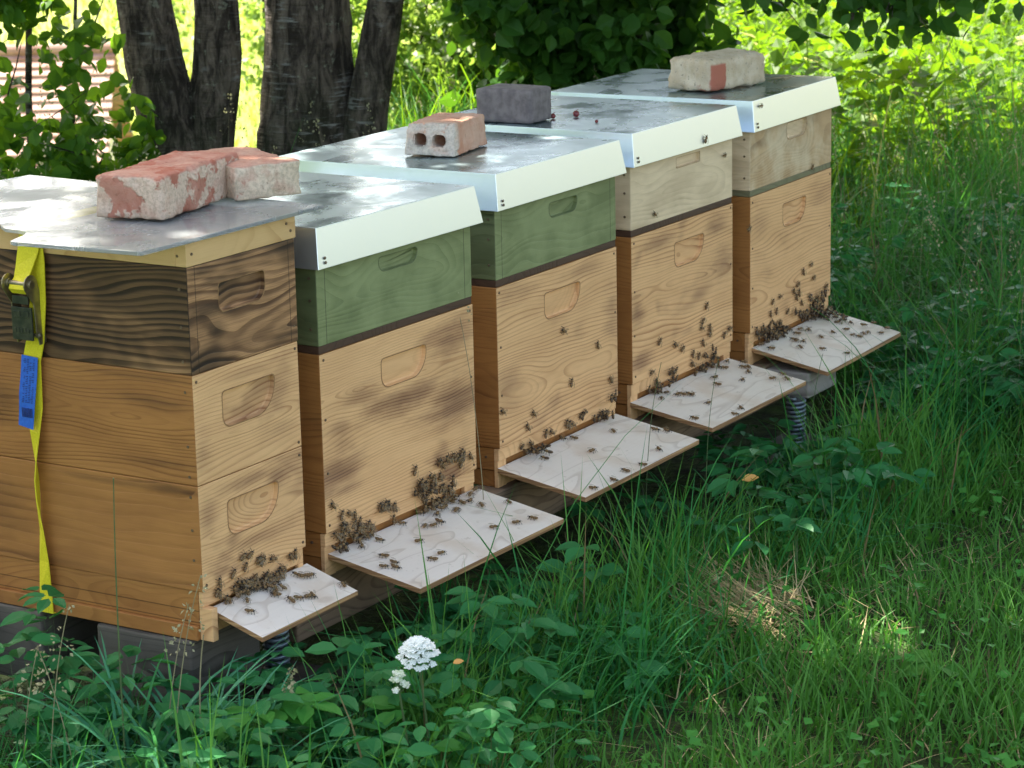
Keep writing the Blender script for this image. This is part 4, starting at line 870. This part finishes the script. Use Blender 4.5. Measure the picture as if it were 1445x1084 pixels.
# ground elder / nettle leaves: compound leaves on stems
def elder(P,hs,sz,rad,nl=(3,5)):
    L=[];ST=[]
    for p,h in zip(P,hs):
        for _ in range(RNG.integers(*nl)):
            a=RNG.uniform(0,6.28); r=RNG.uniform(.3,1)*rad; hh=h*RNG.uniform(.55,1.05); tip=p+np.array([math.cos(a)*r,math.sin(a)*r,hh]); ST.append((p,tip))
            for da,dz,ds in ((0,-.15,1.),(1.15,-.1,.85),(-1.15,-.1,.85)):
                dd=np.array([math.cos(a+da),math.sin(a+da),dz+RNG.uniform(-.35,.2)]); L.append((tip+dd*.006,dd,np.array([RNG.normal(0,.25),RNG.normal(0,.25)-.15,1.]),sz*ds*RNG.uniform(.75,1.2)))
    return L,ST
def elder_mesh(P,hs,sz,rad,asp=1.,nl=(3,5)):
    L,ST=elder(P,hs,sz,rad,nl)
    lv=leaves(np.array([l[0] for l in L]),np.array([l[1] for l in L]),np.array([l[2] for l in L]),np.array([l[3] for l in L]),asp)
    n=len(ST); p=np.array([s_[0] for s_ in ST]); q=np.array([s_[1] for s_ in ST]); d=q-p; H=np.linalg.norm(d,axis=1)
    stv=blades(p,H,np.full(n,.0025),np.arccos((d[:,2]/H).clip(-1,1)),np.arctan2(d[:,1],d[:,0]),np.zeros(n),2)
    return lv,stv
def zone_pts(n,cond,y0=2.8,y1=8): 
    x,y=frus(n,y0,y1,1.2,.3); lx,ly=rl(x,y); k=cond(lx,ly); return x[k],y[k],lx[k],ly[k]
x,y,lx,ly=zone_pts(2600,lambda a,b:(a>-.5)&(a<2.6)&(b<.0)&(b>-.48)&~((a>0)&(b>-.05)))
cn=clump_noise(x,y,2.5,6.); k=RNG.uniform(0,1,len(x))<.62+cn*1.3-.25*(ly<-.34); x,y,lx,ly=x[k],y[k],lx[k],ly[k]
hs=RNG.uniform(.09,.19,len(x)); hs=np.where((lx>0)&(ly>-.24),np.minimum(hs,.125),hs)
a_,b_=elder_mesh(P3(x,y),hs,.048,.055); m_=np.concatenate([np.zeros(len(a_[1])),np.ones(len(b_[1]))]); V,T=cat([a_,b_])
stuff('ground_elder',V,T,[L_ELDER,STEM],'broad leaved ground elder crowding the strip below the landing boards','ground cover',m_)
x,y,lx,ly=zone_pts(2700,lambda a,b:(a<.05)&(a>-.7)&(b<.5)&(b>-.6)&~((a>-.06)&(b>-.03)),2.6,4.6)
cn=clump_noise(x,y,3.5,9.); k=RNG.uniform(0,1,len(x))<.5+cn*1.2; x,y,lx,ly=x[k],y[k],lx[k],ly[k]
hs=RNG.uniform(.05,.19,len(x)); a_,b_=elder_mesh(P3(x,y),hs,.036,.05); m_=np.concatenate([np.zeros(len(a_[1])),np.ones(len(b_[1]))]); V,T=cat([a_,b_])
stuff('low_weeds',V,T,[L_ELDER,STEM],'low leafy weeds at the foot of the nearest hive','ground cover',m_)
# larger rounder leaves beyond the row end
x,y,lx,ly=zone_pts(4200,lambda a,b:(a>2.0)&(a<4.2)&(b<.6)&(b>-.9)&~under(a,b),4.8,7.2)
cn=clump_noise(x,y,2.5,16.); k=RNG.uniform(0,1,len(x))<.4+cn*1.5; x,y,lx,ly=x[k],y[k],lx[k],ly[k]
a_,b_=elder_mesh(P3(x,y),RNG.uniform(.06,.26,len(x)),.042,.05); m_=np.concatenate([np.zeros(len(a_[1])),np.ones(len(b_[1]))]); V,T=cat([a_,b_])
stuff('leafy_weeds',V,T,[L_ELDER,STEM],'leafy weeds among the grass beyond the farthest hive','ground cover',m_)

# individual plants in the near foreground
def weed(x,y,h,sz,mat,label,seed,nl=(9,13),rad=.07,asp=1.):
    global RNG; old=RNG; RNG=np.random.default_rng(seed)
    t=empty('leafy_weed',(x,y,float(gz(x,y)))); tag(t,label,'plant','leafy weeds in the near foreground')
    a_,b_=elder_mesh(np.zeros((1,3)),np.array([h]),sz,rad,asp,nl)
    npmesh('leaf',*a_,[mat],parent=t)['kind']='stuff'; npmesh('stem',*b_,[STEM],parent=t); RNG=old
weed(-.335,3.32,.17,.062,L_ELD2,'bright green broad leaved weed in front of the near coil spring',1,(7,9),.06)
weed(-.245,3.37,.20,.052,L_ELDER,'dark broad leaved plant left of the white flower, overlapping the brown beam',2,(14,18),.09)
weed(-.12,3.30,.13,.05,L_ELD2,'light green leafy plant below the white flower head',3,(9,12),.07)
weed(-.03,3.45,.17,.045,L_ELDER,'dark leafy plant right of the white flower head',4,(10,14),.08)
weed(-.30,3.20,.11,.05,L_ELDER,'low leafy plant at the bottom edge under the nearest landing board',5,(10,14),.09)
weed(.65,3.72,.055,.05,G_LAWN,'single broad dock leaf standing in the short lawn at lower right',6,(2,3),.02,1.7)
weed(-.63,3.30,.10,.06,L_ELD2,'pale green floppy leaved weed in the bottom left corner',7,(5,7),.07)

for i_,(wx_,wy_,wh_,lab_) in enumerate([(-.66,3.50,.27,'leafy weed under the overhanging amber side at the far left edge'),(-.64,3.40,.15,'leafy weed below the foot of the yellow strap'),(-.54,3.44,.21,'leafy weed in the dark gap left of the grey timber block'),(-.70,3.40,.22,'leafy weed at the left edge in front of the hive foot'),(-.56,3.34,.13,'low leafy weed among the bluish tussock at lower left')]):
    weed(wx_,wy_,wh_,.045,L_ELDER,lab_,20+i_,(9,13),.06)
# white umbel
def umbel(x,y,z,r,label,n=26,colour=(.80,.84,.80)):
    t=empty('umbel_flower',(x,y,float(gz(x,y)))); tag(t,label,'flower','white umbels in the foreground')
    zb=z-float(gz(x,y)); b=MB(); b.tube([(0.015,.02,0),(.008,.006,zb*.5),(0,0,zb-.03)],[.002,.0018,.0015],6); 
    hub=Vector((0,0,zb-.03)); pts=[]
    rr=random.Random(4)
    for i in range(n):
        a=i*2.39996; q=r*math.sqrt((i+.5)/n)*rr.uniform(.93,1.07); p=Vector((math.cos(a)*q,math.sin(a)*q,zb+.010-(q/r)**2*.030)); pts.append(p); b.tube([hub,(hub+p)*.5+Vector((0,0,-.002)),p],.0006,4)
    b.build('stem',[STEM],t)
    wm=plain('white petals',colour,(.72,.76,.70),200.,.6,0,0,.3)
    C=[];Dd=[];Nn=[];Sz=[]
    for p in pts:
        for k in range(11):
            a=k*2.39996+p.x*900; q=.0052*math.sqrt((k+.5)/11); c=Vector((p.x+math.cos(a)*q,p.y+math.sin(a)*q,p.z+.002-q*.25))
            for j in range(5):
                b2=a+j*1.2566; C.append(c); Dd.append((math.cos(b2),math.sin(b2),.25)); Nn.append((0,0,1)); Sz.append(.0021*rr.uniform(.8,1.3))
    V,T=leaves(np.array([tuple(c) for c in C]),np.array(Dd),np.array(Nn),np.array(Sz),1.6,True)
    npmesh('flower_head',V,T,[wm],parent=t)['kind']='stuff'
    for c_ in t.children:
        if c_.name.startswith('flower'): c_.matrix_local=Matrix.Translation(hub)@Matrix.Rotation(R(28),4,'X')@Matrix.Translation(-hub)
umbel(-.136,3.30,.248,.026,'full white umbel flower head in front of the second landing board',46)
umbel(-.162,3.27,.216,.010,'small half open greenish umbel just below left of the full white one',9,(.34,.44,.24))

# arching blue-green tussock, bottom left
def tussock(x,y,n,h,w_,label,mat,seed,spread=.05):
    global RNG; old=RNG; RNG=np.random.default_rng(seed)
    p=np.stack([RNG.normal(0,spread,n),RNG.normal(0,spread,n),np.zeros(n)],1)
    V,T=blades(p,RNG.uniform(.7,1.2,n)*h,RNG.uniform(.7,1.3,n)*w_,np.abs(RNG.normal(.15,.15,n)),RNG.uniform(0,6.28,n),RNG.uniform(.8,2.2,n),7)
    o=npmesh('grass_tussock',V,T,[mat],smooth=True); o.location=(x,y,float(gz(x,y))-.01); tag(o,label,'grass tussock','grass tussocks in the foreground'); RNG=old
tussock(-.50,3.34,120,.30,.0085,'bluish arching grass tussock before the grey timber block',G_BLUE,1)
tussock(-.40,3.27,70,.24,.007,'bluish grass tussock at the bottom edge below the nearest hive corner',G_BLUE,2,.03)
tussock(-.68,3.38,50,.20,.005,'green grass tussock at the lower left edge',G_LUSH,3)
tussock(.15,3.98,150,.18,.0045,'long arching grass tussock right of the second landing board',G_LUSH,4,.09)
tussock(.40,4.42,120,.15,.0045,'arching grass tussock below the middle landing board',G_LUSH,5,.08)
tussock(.06,3.62,110,.15,.0045,'arching grass tussock right of the white flower',G_LUSH,6,.08)
tussock(.20,3.75,110,.17,.0042,'arching grass tussock between the white flower and the straw patch',G_LUSH,7,.09)

# single seeding grass stalks
def stalk(x,y,h,az_,lean,label,seed,head='loose',mat=DSTEM,th=.0011,curl=.25):
    global RNG; old=RNG; RNG=np.random.default_rng(seed)
    t=empty('grass_stalk',(x,y,float(gz(x,y)))); tag(t,label,'grass stalk','single grass stalks in front of the hives')
    pts=[];p=Vector((0,0,0)); m=10
    for i in range(m+1):
        pts.append(p.copy()); a=lean+curl*(i/m)**2; p=p+Vector((math.cos(az_)*math.sin(a),math.sin(az_)*math.sin(a),math.cos(a)))*(h/m)
    b=MB(); b.tube(pts,[th*(1-.5*i/m) for i in range(m+1)],5); b.build('stem',[mat],t)
    if head:
        N_=30 if head=='loose' else 60; C=[];Dd=[];Sz=[]
        for k in range(N_):
            f=RNG.uniform(0,1); L=.10 if head=='loose' else .05; i0=pts[-1].lerp(pts[-2],min(1,f*L/(h/m))) if f*L<h/m else pts[-2].lerp(pts[-3],min(1,f*L/(h/m)-1)); q=(.018*f+.003) if head=='loose' else .003
            a=RNG.uniform(0,6.28); C.append((i0.x+math.cos(a)*q,i0.y+math.sin(a)*q,i0.z-q*.3)); Dd.append((math.cos(a)*.6,math.sin(a)*.6,RNG.uniform(-.8,.6))); Sz.append(RNG.uniform(.004,.009))
        V,T=leaves(np.array(C),np.array(Dd),RNG.normal(0,1,(N_,3)),np.array(Sz),1.2,True); npmesh('seed_head',V,T,[SEEDM],parent=t)['kind']='stuff'
    RNG=old
stalk(-.545,3.30,.50,0.,.0,'tallest dark upright stalk in front of the amber hive side',1,None,STEM,.0016,.05)
stalk(-.505,3.36,.30,.3,.10,'short pale seeding stalk just right of the tallest dark stalk',2)
stalk(-.655,3.30,.33,-.2,.08,'seeding stalk leaning in front of the bottom of the yellow strap',3)
stalk(-.60,3.28,.27,2.8,.15,'pale stalk with drooping head left of the tallest dark stalk',4)
stalk(-.435,3.31,.27,.1,-.05,'dry straw coloured stalk standing before the grey timber block',5,None,DSTEM,.0016)
stalk(-.49,3.33,.36,-.2,.10,'pale stalk with a nodding head near the lower amber side corner',6)
stalk(-.70,3.33,.25,.6,.1,'fluffy pale seed stalk at the far left edge by the strap',7,'loose')
stalk(.235,4.42,.36,.2,.02,'thin dark stalk crossing the left of the fourth landing board',8,None,STEM,.0009)
stalk(.345,4.42,.36,.3,.0,'thin dark stalk crossing the middle of the fourth landing board',9,None,STEM,.0009)
stalk(.545,4.62,.33,.4,.05,'thin dark stalk crossing the fifth landing board',10,None,STEM,.0009)
stalk(-.045,4.12,.62,2.8,.03,'pale seeding stalk in the gap left of the middle hive',11,'loose',DSTEM,.0009)
stalk(-.33,3.30,.22,.1,.02,'green stalk rising in front of the near coil spring',12,'tight',STEM,.0013)
# withered orange leaves
OR=leafm('withered orange leaf',(.60,.28,.06),(.72,.42,.14),(.7,.35,.08),.25,.6)
def dead_leaf(p,sz,az_,label):
    V,T=leaves(np.zeros((1,3)),np.array([[math.cos(az_),math.sin(az_),.15]]),np.array([[.1,-.4,1.]]),np.array([sz]),1.1)
    o=npmesh('withered_leaf',V,T,[OR]); m=o.modifiers.new('s','SOLIDIFY'); m.thickness=.0008; o.location=p; tag(o,label,'leaf','withered orange leaves')
dead_leaf((.405,4.36,.165),.032,.2,'orange withered leaf beside the outer corner of the fourth landing board')
dead_leaf((-.09,3.33,.205),.016,.3,'small orange withered petal right below the white flower')

# ---------------------------------------------------------------- trees
def limb(b,pts,r0,r1,seed,seg=14,mi=0,amp=.10):
    P=[Vector(p) for p in pts]; Q=[]
    for i in range(len(P)-1):
        for k in range(5): Q.append(P[i].lerp(P[i+1],k/5))
    Q.append(P[-1]); n=len(Q)
    Q=[q+Vector((noise.noise(q*1.8+Vector((seed,0,0))),noise.noise(q*1.8+Vector((0,seed,0))),0))*.05 for q in Q]
    b.tube(Q,[r0+(r1-r0)*(i/(n-1))**.7 for i in range(n)],seg,mi,lambda i,k,p:1+amp*noise.noise(Vector((k*.9,i*.45,seed)))+amp*.6*noise.noise(Vector((k*2.1,i*1.3,seed))))
def crown_leaves(n,x0,x1,y0,y1,z0,z1,sz,seed,gap=.0,blobs=None):
    g=np.random.default_rng(seed)
    x=g.uniform(x0,x1,n);y=g.uniform(y0,y1,n);z=g.uniform(z0,z1,n)
    nv=np.array([noise.noise(Vector((a*.8,b*.8,c*.9+seed)))+.5*noise.noise(Vector((a*2.4,b*2.4,c*2.4+seed))) for a,b,c in zip(x,y,z)])
    cx,cy,cz=(x0+x1)/2,(y0+y1)/2,(z0+z1)/2
    e=((x-cx)/(x1-x0)*2)**4+((y-cy)/(y1-y0)*2)**4+((z-cz)/(z1-z0)*2)**2
    k=(nv>gap)&(e<1.15+.3*nv); x,y,z=x[k],y[k],z[k]; m=len(x)
    D=g.normal(0,1,(m,3)); D[:,2]-=.5; Nn=g.normal(0,.6,(m,3)); Nn[:,2]+=1
    return leaves(np.stack([x,y,z],1),D,Nn,g.uniform(.7,1.25,m)*sz,1.5,True)
def twigs(b,base,n,spread,seed,r=.006):
    g=random.Random(seed)
    for _ in range(n):
        p=Vector(base)+Vector([g.gauss(0,s_) for s_ in spread]); d=Vector((g.gauss(0,1),g.gauss(0,1),g.uniform(-.6,.5))).normalized(); b.tube([p,p+d*.15,p+d*.3+Vector((0,0,-.03))],[r,r*.7,r*.3],5)

# left tree: two stems from one stool
t=empty('cherry_tree',(-.92,7.0,0)); tag(t,'two stemmed dark cherry tree behind the nearest hive','tree','cherry trees shading the hives')
def rel(o,t): o.location=(-t.location.x,-t.location.y,-t.location.z); return o
b=MB(); limb(b,[(-.90,7.0,-.1),(-.915,7.0,.25),(-.945,7.0,.50),(-.985,7.0,.85),(-1.15,7.0,1.5),(-1.4,6.9,2.6),(-1.9,6.8,3.6)],.115,.05,1.)
rel(b.build('trunk',[BARK],t,smooth=True),t)
b=MB(); limb(b,[(-.84,7.02,-.1),(-.84,7.02,.3),(-.80,7.02,.6),(-.79,7.02,.9),(-.75,7.0,1.6),(-.6,6.8,2.8),(-.7,6.5,3.6)],.085,.045,2.)
rel(b.build('trunk',[BARK],t,smooth=True),t)
V,T=crown_leaves(34000,-4.2,.4,5.0,10.4,2.3,4.6,.125,3,-.02); o=rel(npmesh('crown',V,T,[L_MID],parent=t),t); o['kind']='stuff'
t=empty('cherry_tree',(-.56,7.0,0)); tag(t,'thick dark cherry trunk with a thinner side stem on its right, behind the second hive','tree','cherry trees shading the hives')
b=MB(); limb(b,[(-.57,7.05,-.1),(-.575,7.05,.25),(-.565,7.05,.55),(-.54,7.05,.85),(-.5,7.05,1.6),(-.2,6.9,2.8),(.1,6.8,3.6)],.178,.07,5.,18,0,.13)
limb(b,[(-.56,7.05,.9),(-.48,7.0,1.8),(.6,6.7,2.6),(1.8,6.6,3.1)],.09,.04,9.)
rel(b.build('trunk',[BARK],t,smooth=True),t)
b=MB(); limb(b,[(-.46,7.02,.15),(-.43,7.02,.42),(-.385,7.02,.62),(-.33,7.0,.85),(-.15,6.95,1.5),(.3,6.9,2.7)],.072,.04,6.); rel(b.build('trunk',[BARK],t,smooth=True),t)
V,T=crown_leaves(70000,-.8,6.0,4.0,9.9,2.2,4.6,.125,7,-.04); o=rel(npmesh('crown',V,T,[L_MID],parent=t),t); o['kind']='stuff'
# hanging branches that dip into view at the upper right
def spray(parent,pts,n,rad,sz,mat,seed,r0=.012,down=.6):
    g=np.random.default_rng(seed); P=[Vector(p) for p in pts]; b=MB(); b.tube(P,[r0*(1-.8*i/(len(P)-1)) for i in range(len(P))],6); C=[];
    for i in range(n):
        f=g.uniform(0,1)**.8*(len(P)-1); k=min(int(f),len(P)-2); c=P[k].lerp(P[k+1],f-k); off=Vector(g.normal(0,rad,3)); C.append(tuple(c+off))
        if i%7==0: b.tube([c,c+off*.5,c+off],[.003,.002,.001],4)
    br=b.build('hanging_branch',[BARK],parent); D=g.normal(0,.5,(n,3)); D[:,2]-=down; Nn=g.normal(0,1,(n,3)); Nn[:,1]-=.6; Nn[:,2]+=.5
    lf=npmesh('leaves',*leaves(np.array(C),D,Nn,g.uniform(.7,1.25,n)*sz,1.35),[mat],parent=br); lf['kind']='stuff'
    if parent: rel(br,parent)
    return br
tb=t
spray(tb,[(.9,6.2,1.9),(.86,6.15,1.3),(.84,6.1,.98),(.83,6.1,.80)],130,.055,.048,L_DARK,21)
spray(tb,[(.3,6.9,1.7),(.55,6.5,1.22),(.75,6.4,.95),(.95,6.35,.90)],260,.07,.048,L_DARK,22)
spray(tb,[(1.5,6.2,1.7),(1.25,6.2,1.15),(1.08,6.2,.94),(.93,6.2,.84)],560,.06,.047,L_DARK,23)
spray(tb,[(1.6,6.6,1.6),(1.45,6.5,1.1),(1.25,6.5,.93),(1.1,6.5,.90)],430,.06,.047,L_DARK,25)
spray(tb,[(.75,6.6,1.6),(.72,6.55,1.15),(.66,6.5,.86)],420,.08,.049,L_DARK,24)
# dark shrub behind the farther hives
def shrub(name,base,boxes,mat,label,seed,sz,stems,asp=1.35,group='shrubs behind the hives',simple=False):
    """boxes: (cx,cy,cz,rx,ry,rz,n)"""
    g=np.random.default_rng(seed); t=empty(name,base); tag(t,label,'shrub',group); C=[]
    for cx,cy,cz,rx,ry,rz,n in boxes:
        q=g.normal(0,1,(n*2,3)); q/=np.linalg.norm(q,axis=1)[:,None]; q*= (g.uniform(0,1,n*2)**.45)[:,None]
        p=np.array([cx,cy,cz])+q*[rx,ry,rz]
        nv=np.array([noise.noise(Vector(v)*4.5+Vector((seed,0,0)))+.5*noise.noise(Vector(v)*11.) for v in p]); p=p[nv>-.02][:n]; C.append(p)
    C=np.concatenate(C); n=len(C); D=g.normal(0,.6,(n,3)); D[:,2]-=.35; Nn=g.normal(0,.7,(n,3)); Nn[:,1]-=.4; Nn[:,2]+=.7
    o=npmesh('foliage',*leaves(C,D,Nn,g.uniform(.65,1.25,n)*sz,asp,simple),[mat],parent=t); o['kind']='stuff'; rel(o,t)
    b=MB()
    for s_ in stems: limb(b,s_[0],s_[1],s_[1]*.4,seed+1.,8)
    gg=random.Random(seed)
    for k in range(26):
        c=Vector(C[gg.randrange(n)]); b.tube([c,c+Vector((gg.gauss(0,.05),gg.gauss(0,.05),.06)),c+Vector((gg.gauss(0,.1),gg.gauss(0,.1),.14))],[.003,.002,.001],4)
    rel(b.build('stems',[BARK],t,smooth=True),t); return t
shrub('leafy_shrub',(.25,7.2,0),[(.02,7.0,.95,.22,.35,.30,1300),(.28,7.1,.90,.30,.4,.42,2600),(.52,7.1,.95,.22,.35,.34,1500),(.15,7.2,.55,.35,.3,.25,1500),(.62,6.9,1.05,.25,.3,.22,900)],
      L_DARK,'dark leafy shrub behind the two farthest hives',31,.060,[([(.25,7.3,0),(.25,7.3,.5),(.1,7.2,1.0)],.025),([(.3,7.3,0),(.35,7.3,.5),(.5,7.2,1.1)],.022)])
shrub('leafy_shrub',(-1.3,6.8,0),[(-1.22,6.6,.42,.24,.3,.2,480),(-1.05,6.7,.42,.14,.25,.22,480),(-1.36,6.5,.93,.24,.3,.20,1200),(-1.12,6.7,.70,.12,.2,.14,110),(-1.42,6.5,.65,.18,.3,.2,150)],
      L_MID,'shaded broad leaved shrub left of the cherry stems with the tiled roof showing through',33,.050,[([(-1.3,6.8,0),(-1.28,6.8,.4),(-1.22,6.75,1.3)],.016),([(-1.2,6.8,0),(-1.17,6.8,.5),(-1.08,6.75,1.2)],.009),([(-1.4,6.8,0),(-1.4,6.8,.5),(-1.35,6.75,1.3)],.02)])
shrub('leafy_shrub',(-.3,10,0),[(-.35,10.,.25,.5,.35,.50,5200),(-.05,10.2,.30,.40,.3,.5,3600),(-.62,10.4,.45,.25,.3,.5,1700),(.3,10.2,.5,.4,.4,.6,3000)],
      L_BRT,'bright sunlit small leaved shrub right of the thick cherry trunk',35,.040,[([(-.3,10.2,0),(-.3,10.2,.5),(-.4,10.2,1.2)],.02)],1.2,simple=True)
shrub('leafy_shrub',(-1.9,14,-1.),[(-1.25,14,.1,.35,.3,.45,900),(-1.9,14,.1,.25,.3,.30,260)],
      L_BRT,'bright airy bush in the sunlit gap between the cherry stems',37,.045,[([(-1.3,14,-1.5),(-1.3,14,-.3),(-1.3,14,.7)],.02)],1.2,simple=True)

shrub('leafy_shrub',(-3.6,3.6,0),[(-3.6,3.6,1.3,.8,2.3,1.5,3800)],L_MID,'big leafy shrub added out of view on the left to darken reflections',39,.11,[([(-3.6,3.6,0),(-3.6,3.6,1.),(-3.5,3.5,2.2)],.05)],1.4,simple=True)  # unseen shrub, added to darken the left roof panels, hive side and sheet
# ---------------------------------------------------------------- sunlit weed bed behind, right
x,y=frus(60000,7.8,16.5,1.15,.4); k=(x>.45+(y-8)*.02)&(y>7.6+.5*np.sin(x*3)); x,y=x[k],y[k]; cn=clump_noise(x,y,1.3,14.); k=RNG.uniform(0,1,len(x))<.62+cn; x,y,cn=x[k],y[k],cn[k]; n=len(x)
z=RNG.uniform(0,1,n)**.7*(.34+.25*cn).clip(.12,.6)
az=RNG.uniform(0,6.28,n); D=np.stack([np.cos(az),np.sin(az),RNG.uniform(-.5,.9,n)],1); Nn=np.stack([RNG.normal(0,.5,n),RNG.normal(0,.5,n),np.ones(n)],1)
V=leaves(np.stack([x,y,gz(x,y)+z],1),D,Nn,RNG.uniform(.04,.10,n),1.0,True)
stuff('sunlit_weeds',*V,[G_SUN],'sunlit bright yellow green weeds behind the farthest hive','ground cover')
x,y=frus(26000,7.4,17,1.15,.4); k=(x>.3); x,y=x[k],y[k]; n=len(x)
V=blades(P3(x,y),RNG.gamma(6,1/6,n)*.34,RNG.uniform(.004,.009,n),np.abs(RNG.normal(.1,.25,n)),RNG.uniform(0,6.28,n),RNG.uniform(.2,1.6,n),4)
stuff('sunlit_grass',*V,[G_SUN],'sunlit grass in the open meadow behind the hives')
x,y=frus(26000,7.6,12.5,1.15,.4); k=(x<.35)&(x>-.72-(y-8)*.05); x,y=x[k],y[k]; n=len(x)
V=blades(P3(x,y),RNG.gamma(6,1/6,n)*.22,RNG.uniform(.004,.008,n),np.abs(RNG.normal(.1,.25,n)),RNG.uniform(0,6.28,n),RNG.uniform(.2,1.6,n),4)
stuff('verge_grass',*V,[G_SUN],'sunlit grass behind the cherry trees')
# coarse tufts that give the far meadow a soft edge
x=RNG.uniform(-26,-2,9000); y=RNG.uniform(60,130,9000); V=blades(np.stack([x,y,gz(x,y)],1),RNG.uniform(.25,.6,9000),RNG.uniform(.05,.12,9000),np.abs(RNG.normal(.1,.3,9000)),RNG.uniform(0,6.28,9000),RNG.uniform(.2,1.2,9000),2)
stuff('far_meadow_grass',*V,[leafm('far meadow tuft',(.16,.22,.03),(.24,.29,.06),(.35,.42,.06),.45)],'distant pale yellow green meadow beyond the tiled roof')

# ---------------------------------------------------------------- tiled house down the slope
def tilemat():
    n=N('clay roof tiles'); o=n.coord(); a=n.noise(o,1.2,4,.6); b_=n.noise(o,9.,3,.6)
    c=n.mix(n.ss(a,.35,.65),(.30,.165,.125),(.40,.26,.21)); c=n.mix(n.math('MULTIPLY',n.ss(b_,.45,.7),.5),c,(.22,.13,.10))
    return n.done(n.bsdf(c,.8,0.,None,.2))
hx,hy,hz=-16.3,58.,-9.6
t=empty('tiled_house',(hx,hy,hz),R(4)); tag(t,'house with sunlit pinkish tiled roof seen below through the left shrub','house')
b=MB(); b.box((-7,-4,0),(7,4,2.2)); b.add([(-7,-4,2.2),(-7,4,2.2),(-7,0,4.7)],[(0,1,2)]); b.add([(7,-4,2.2),(7,4,2.2),(7,0,4.7)],[(0,2,1)])
b.build('wall',[plain('cream render',(.55,.5,.4),(.62,.57,.47),2.,.9,.1)],t)
b=MB(); rows_=17
for sgn in (-1,1):
    L=math.hypot(4.4,2.75)
    for r_ in range(rows_):
        f0,f1=r_/rows_,(r_+1)/rows_
        y0_,z0_=sgn*4.4*(1-f0),2.1+2.75*f0; y1_,z1_=sgn*4.4*(1-f1),2.1+2.75*f1
        nseg=70; V=[];F=[]
        for i in range(nseg+1):
            for (yy,zz,up) in ((y0_,z0_,.0),(y0_,z0_,.085),(y1_,z1_,.02)):
                xx=-7.4+14.8*i/nseg; V.append((xx,yy,zz+up+.03*math.sin(i*math.pi)))
        for i in range(nseg):
            F+=[(3*i,3*i+3,3*i+4,3*i+1),(3*i+1,3*i+4,3*i+5,3*i+2)]
        b.add(V,F)
rf=b.build('roof',[tilemat()],t)
b=MB(); b.cyl((-7.5,0,4.93),(7.5,0,4.93),.14,None,10); b.build('ridge',[tilemat()],rf)
b=MB(); b.box((-3,-.4,3.9),(-2.4,.2,5.9)); b.build('chimney',[plain('chimney brick',(.35,.2,.15),(.42,.27,.2),6.,.9,.1)],rf)
for i,xx in enumerate((-5,-2,1,4)):
    b=MB(); b.box((xx,-4.06,.8),(xx+1.1,-4.002,1.9)); f=b.build('window',[plain('white frame',(.7,.7,.7),(.75,.75,.75),5.,.5,0)],t)
    b=MB(); b.box((xx+.08,-4.075,.88),(xx+1.02,-4.062,1.82)); b.build('pane',[plain('dark glass',(.03,.04,.05),(.05,.06,.07),2.,.1,0)],f)
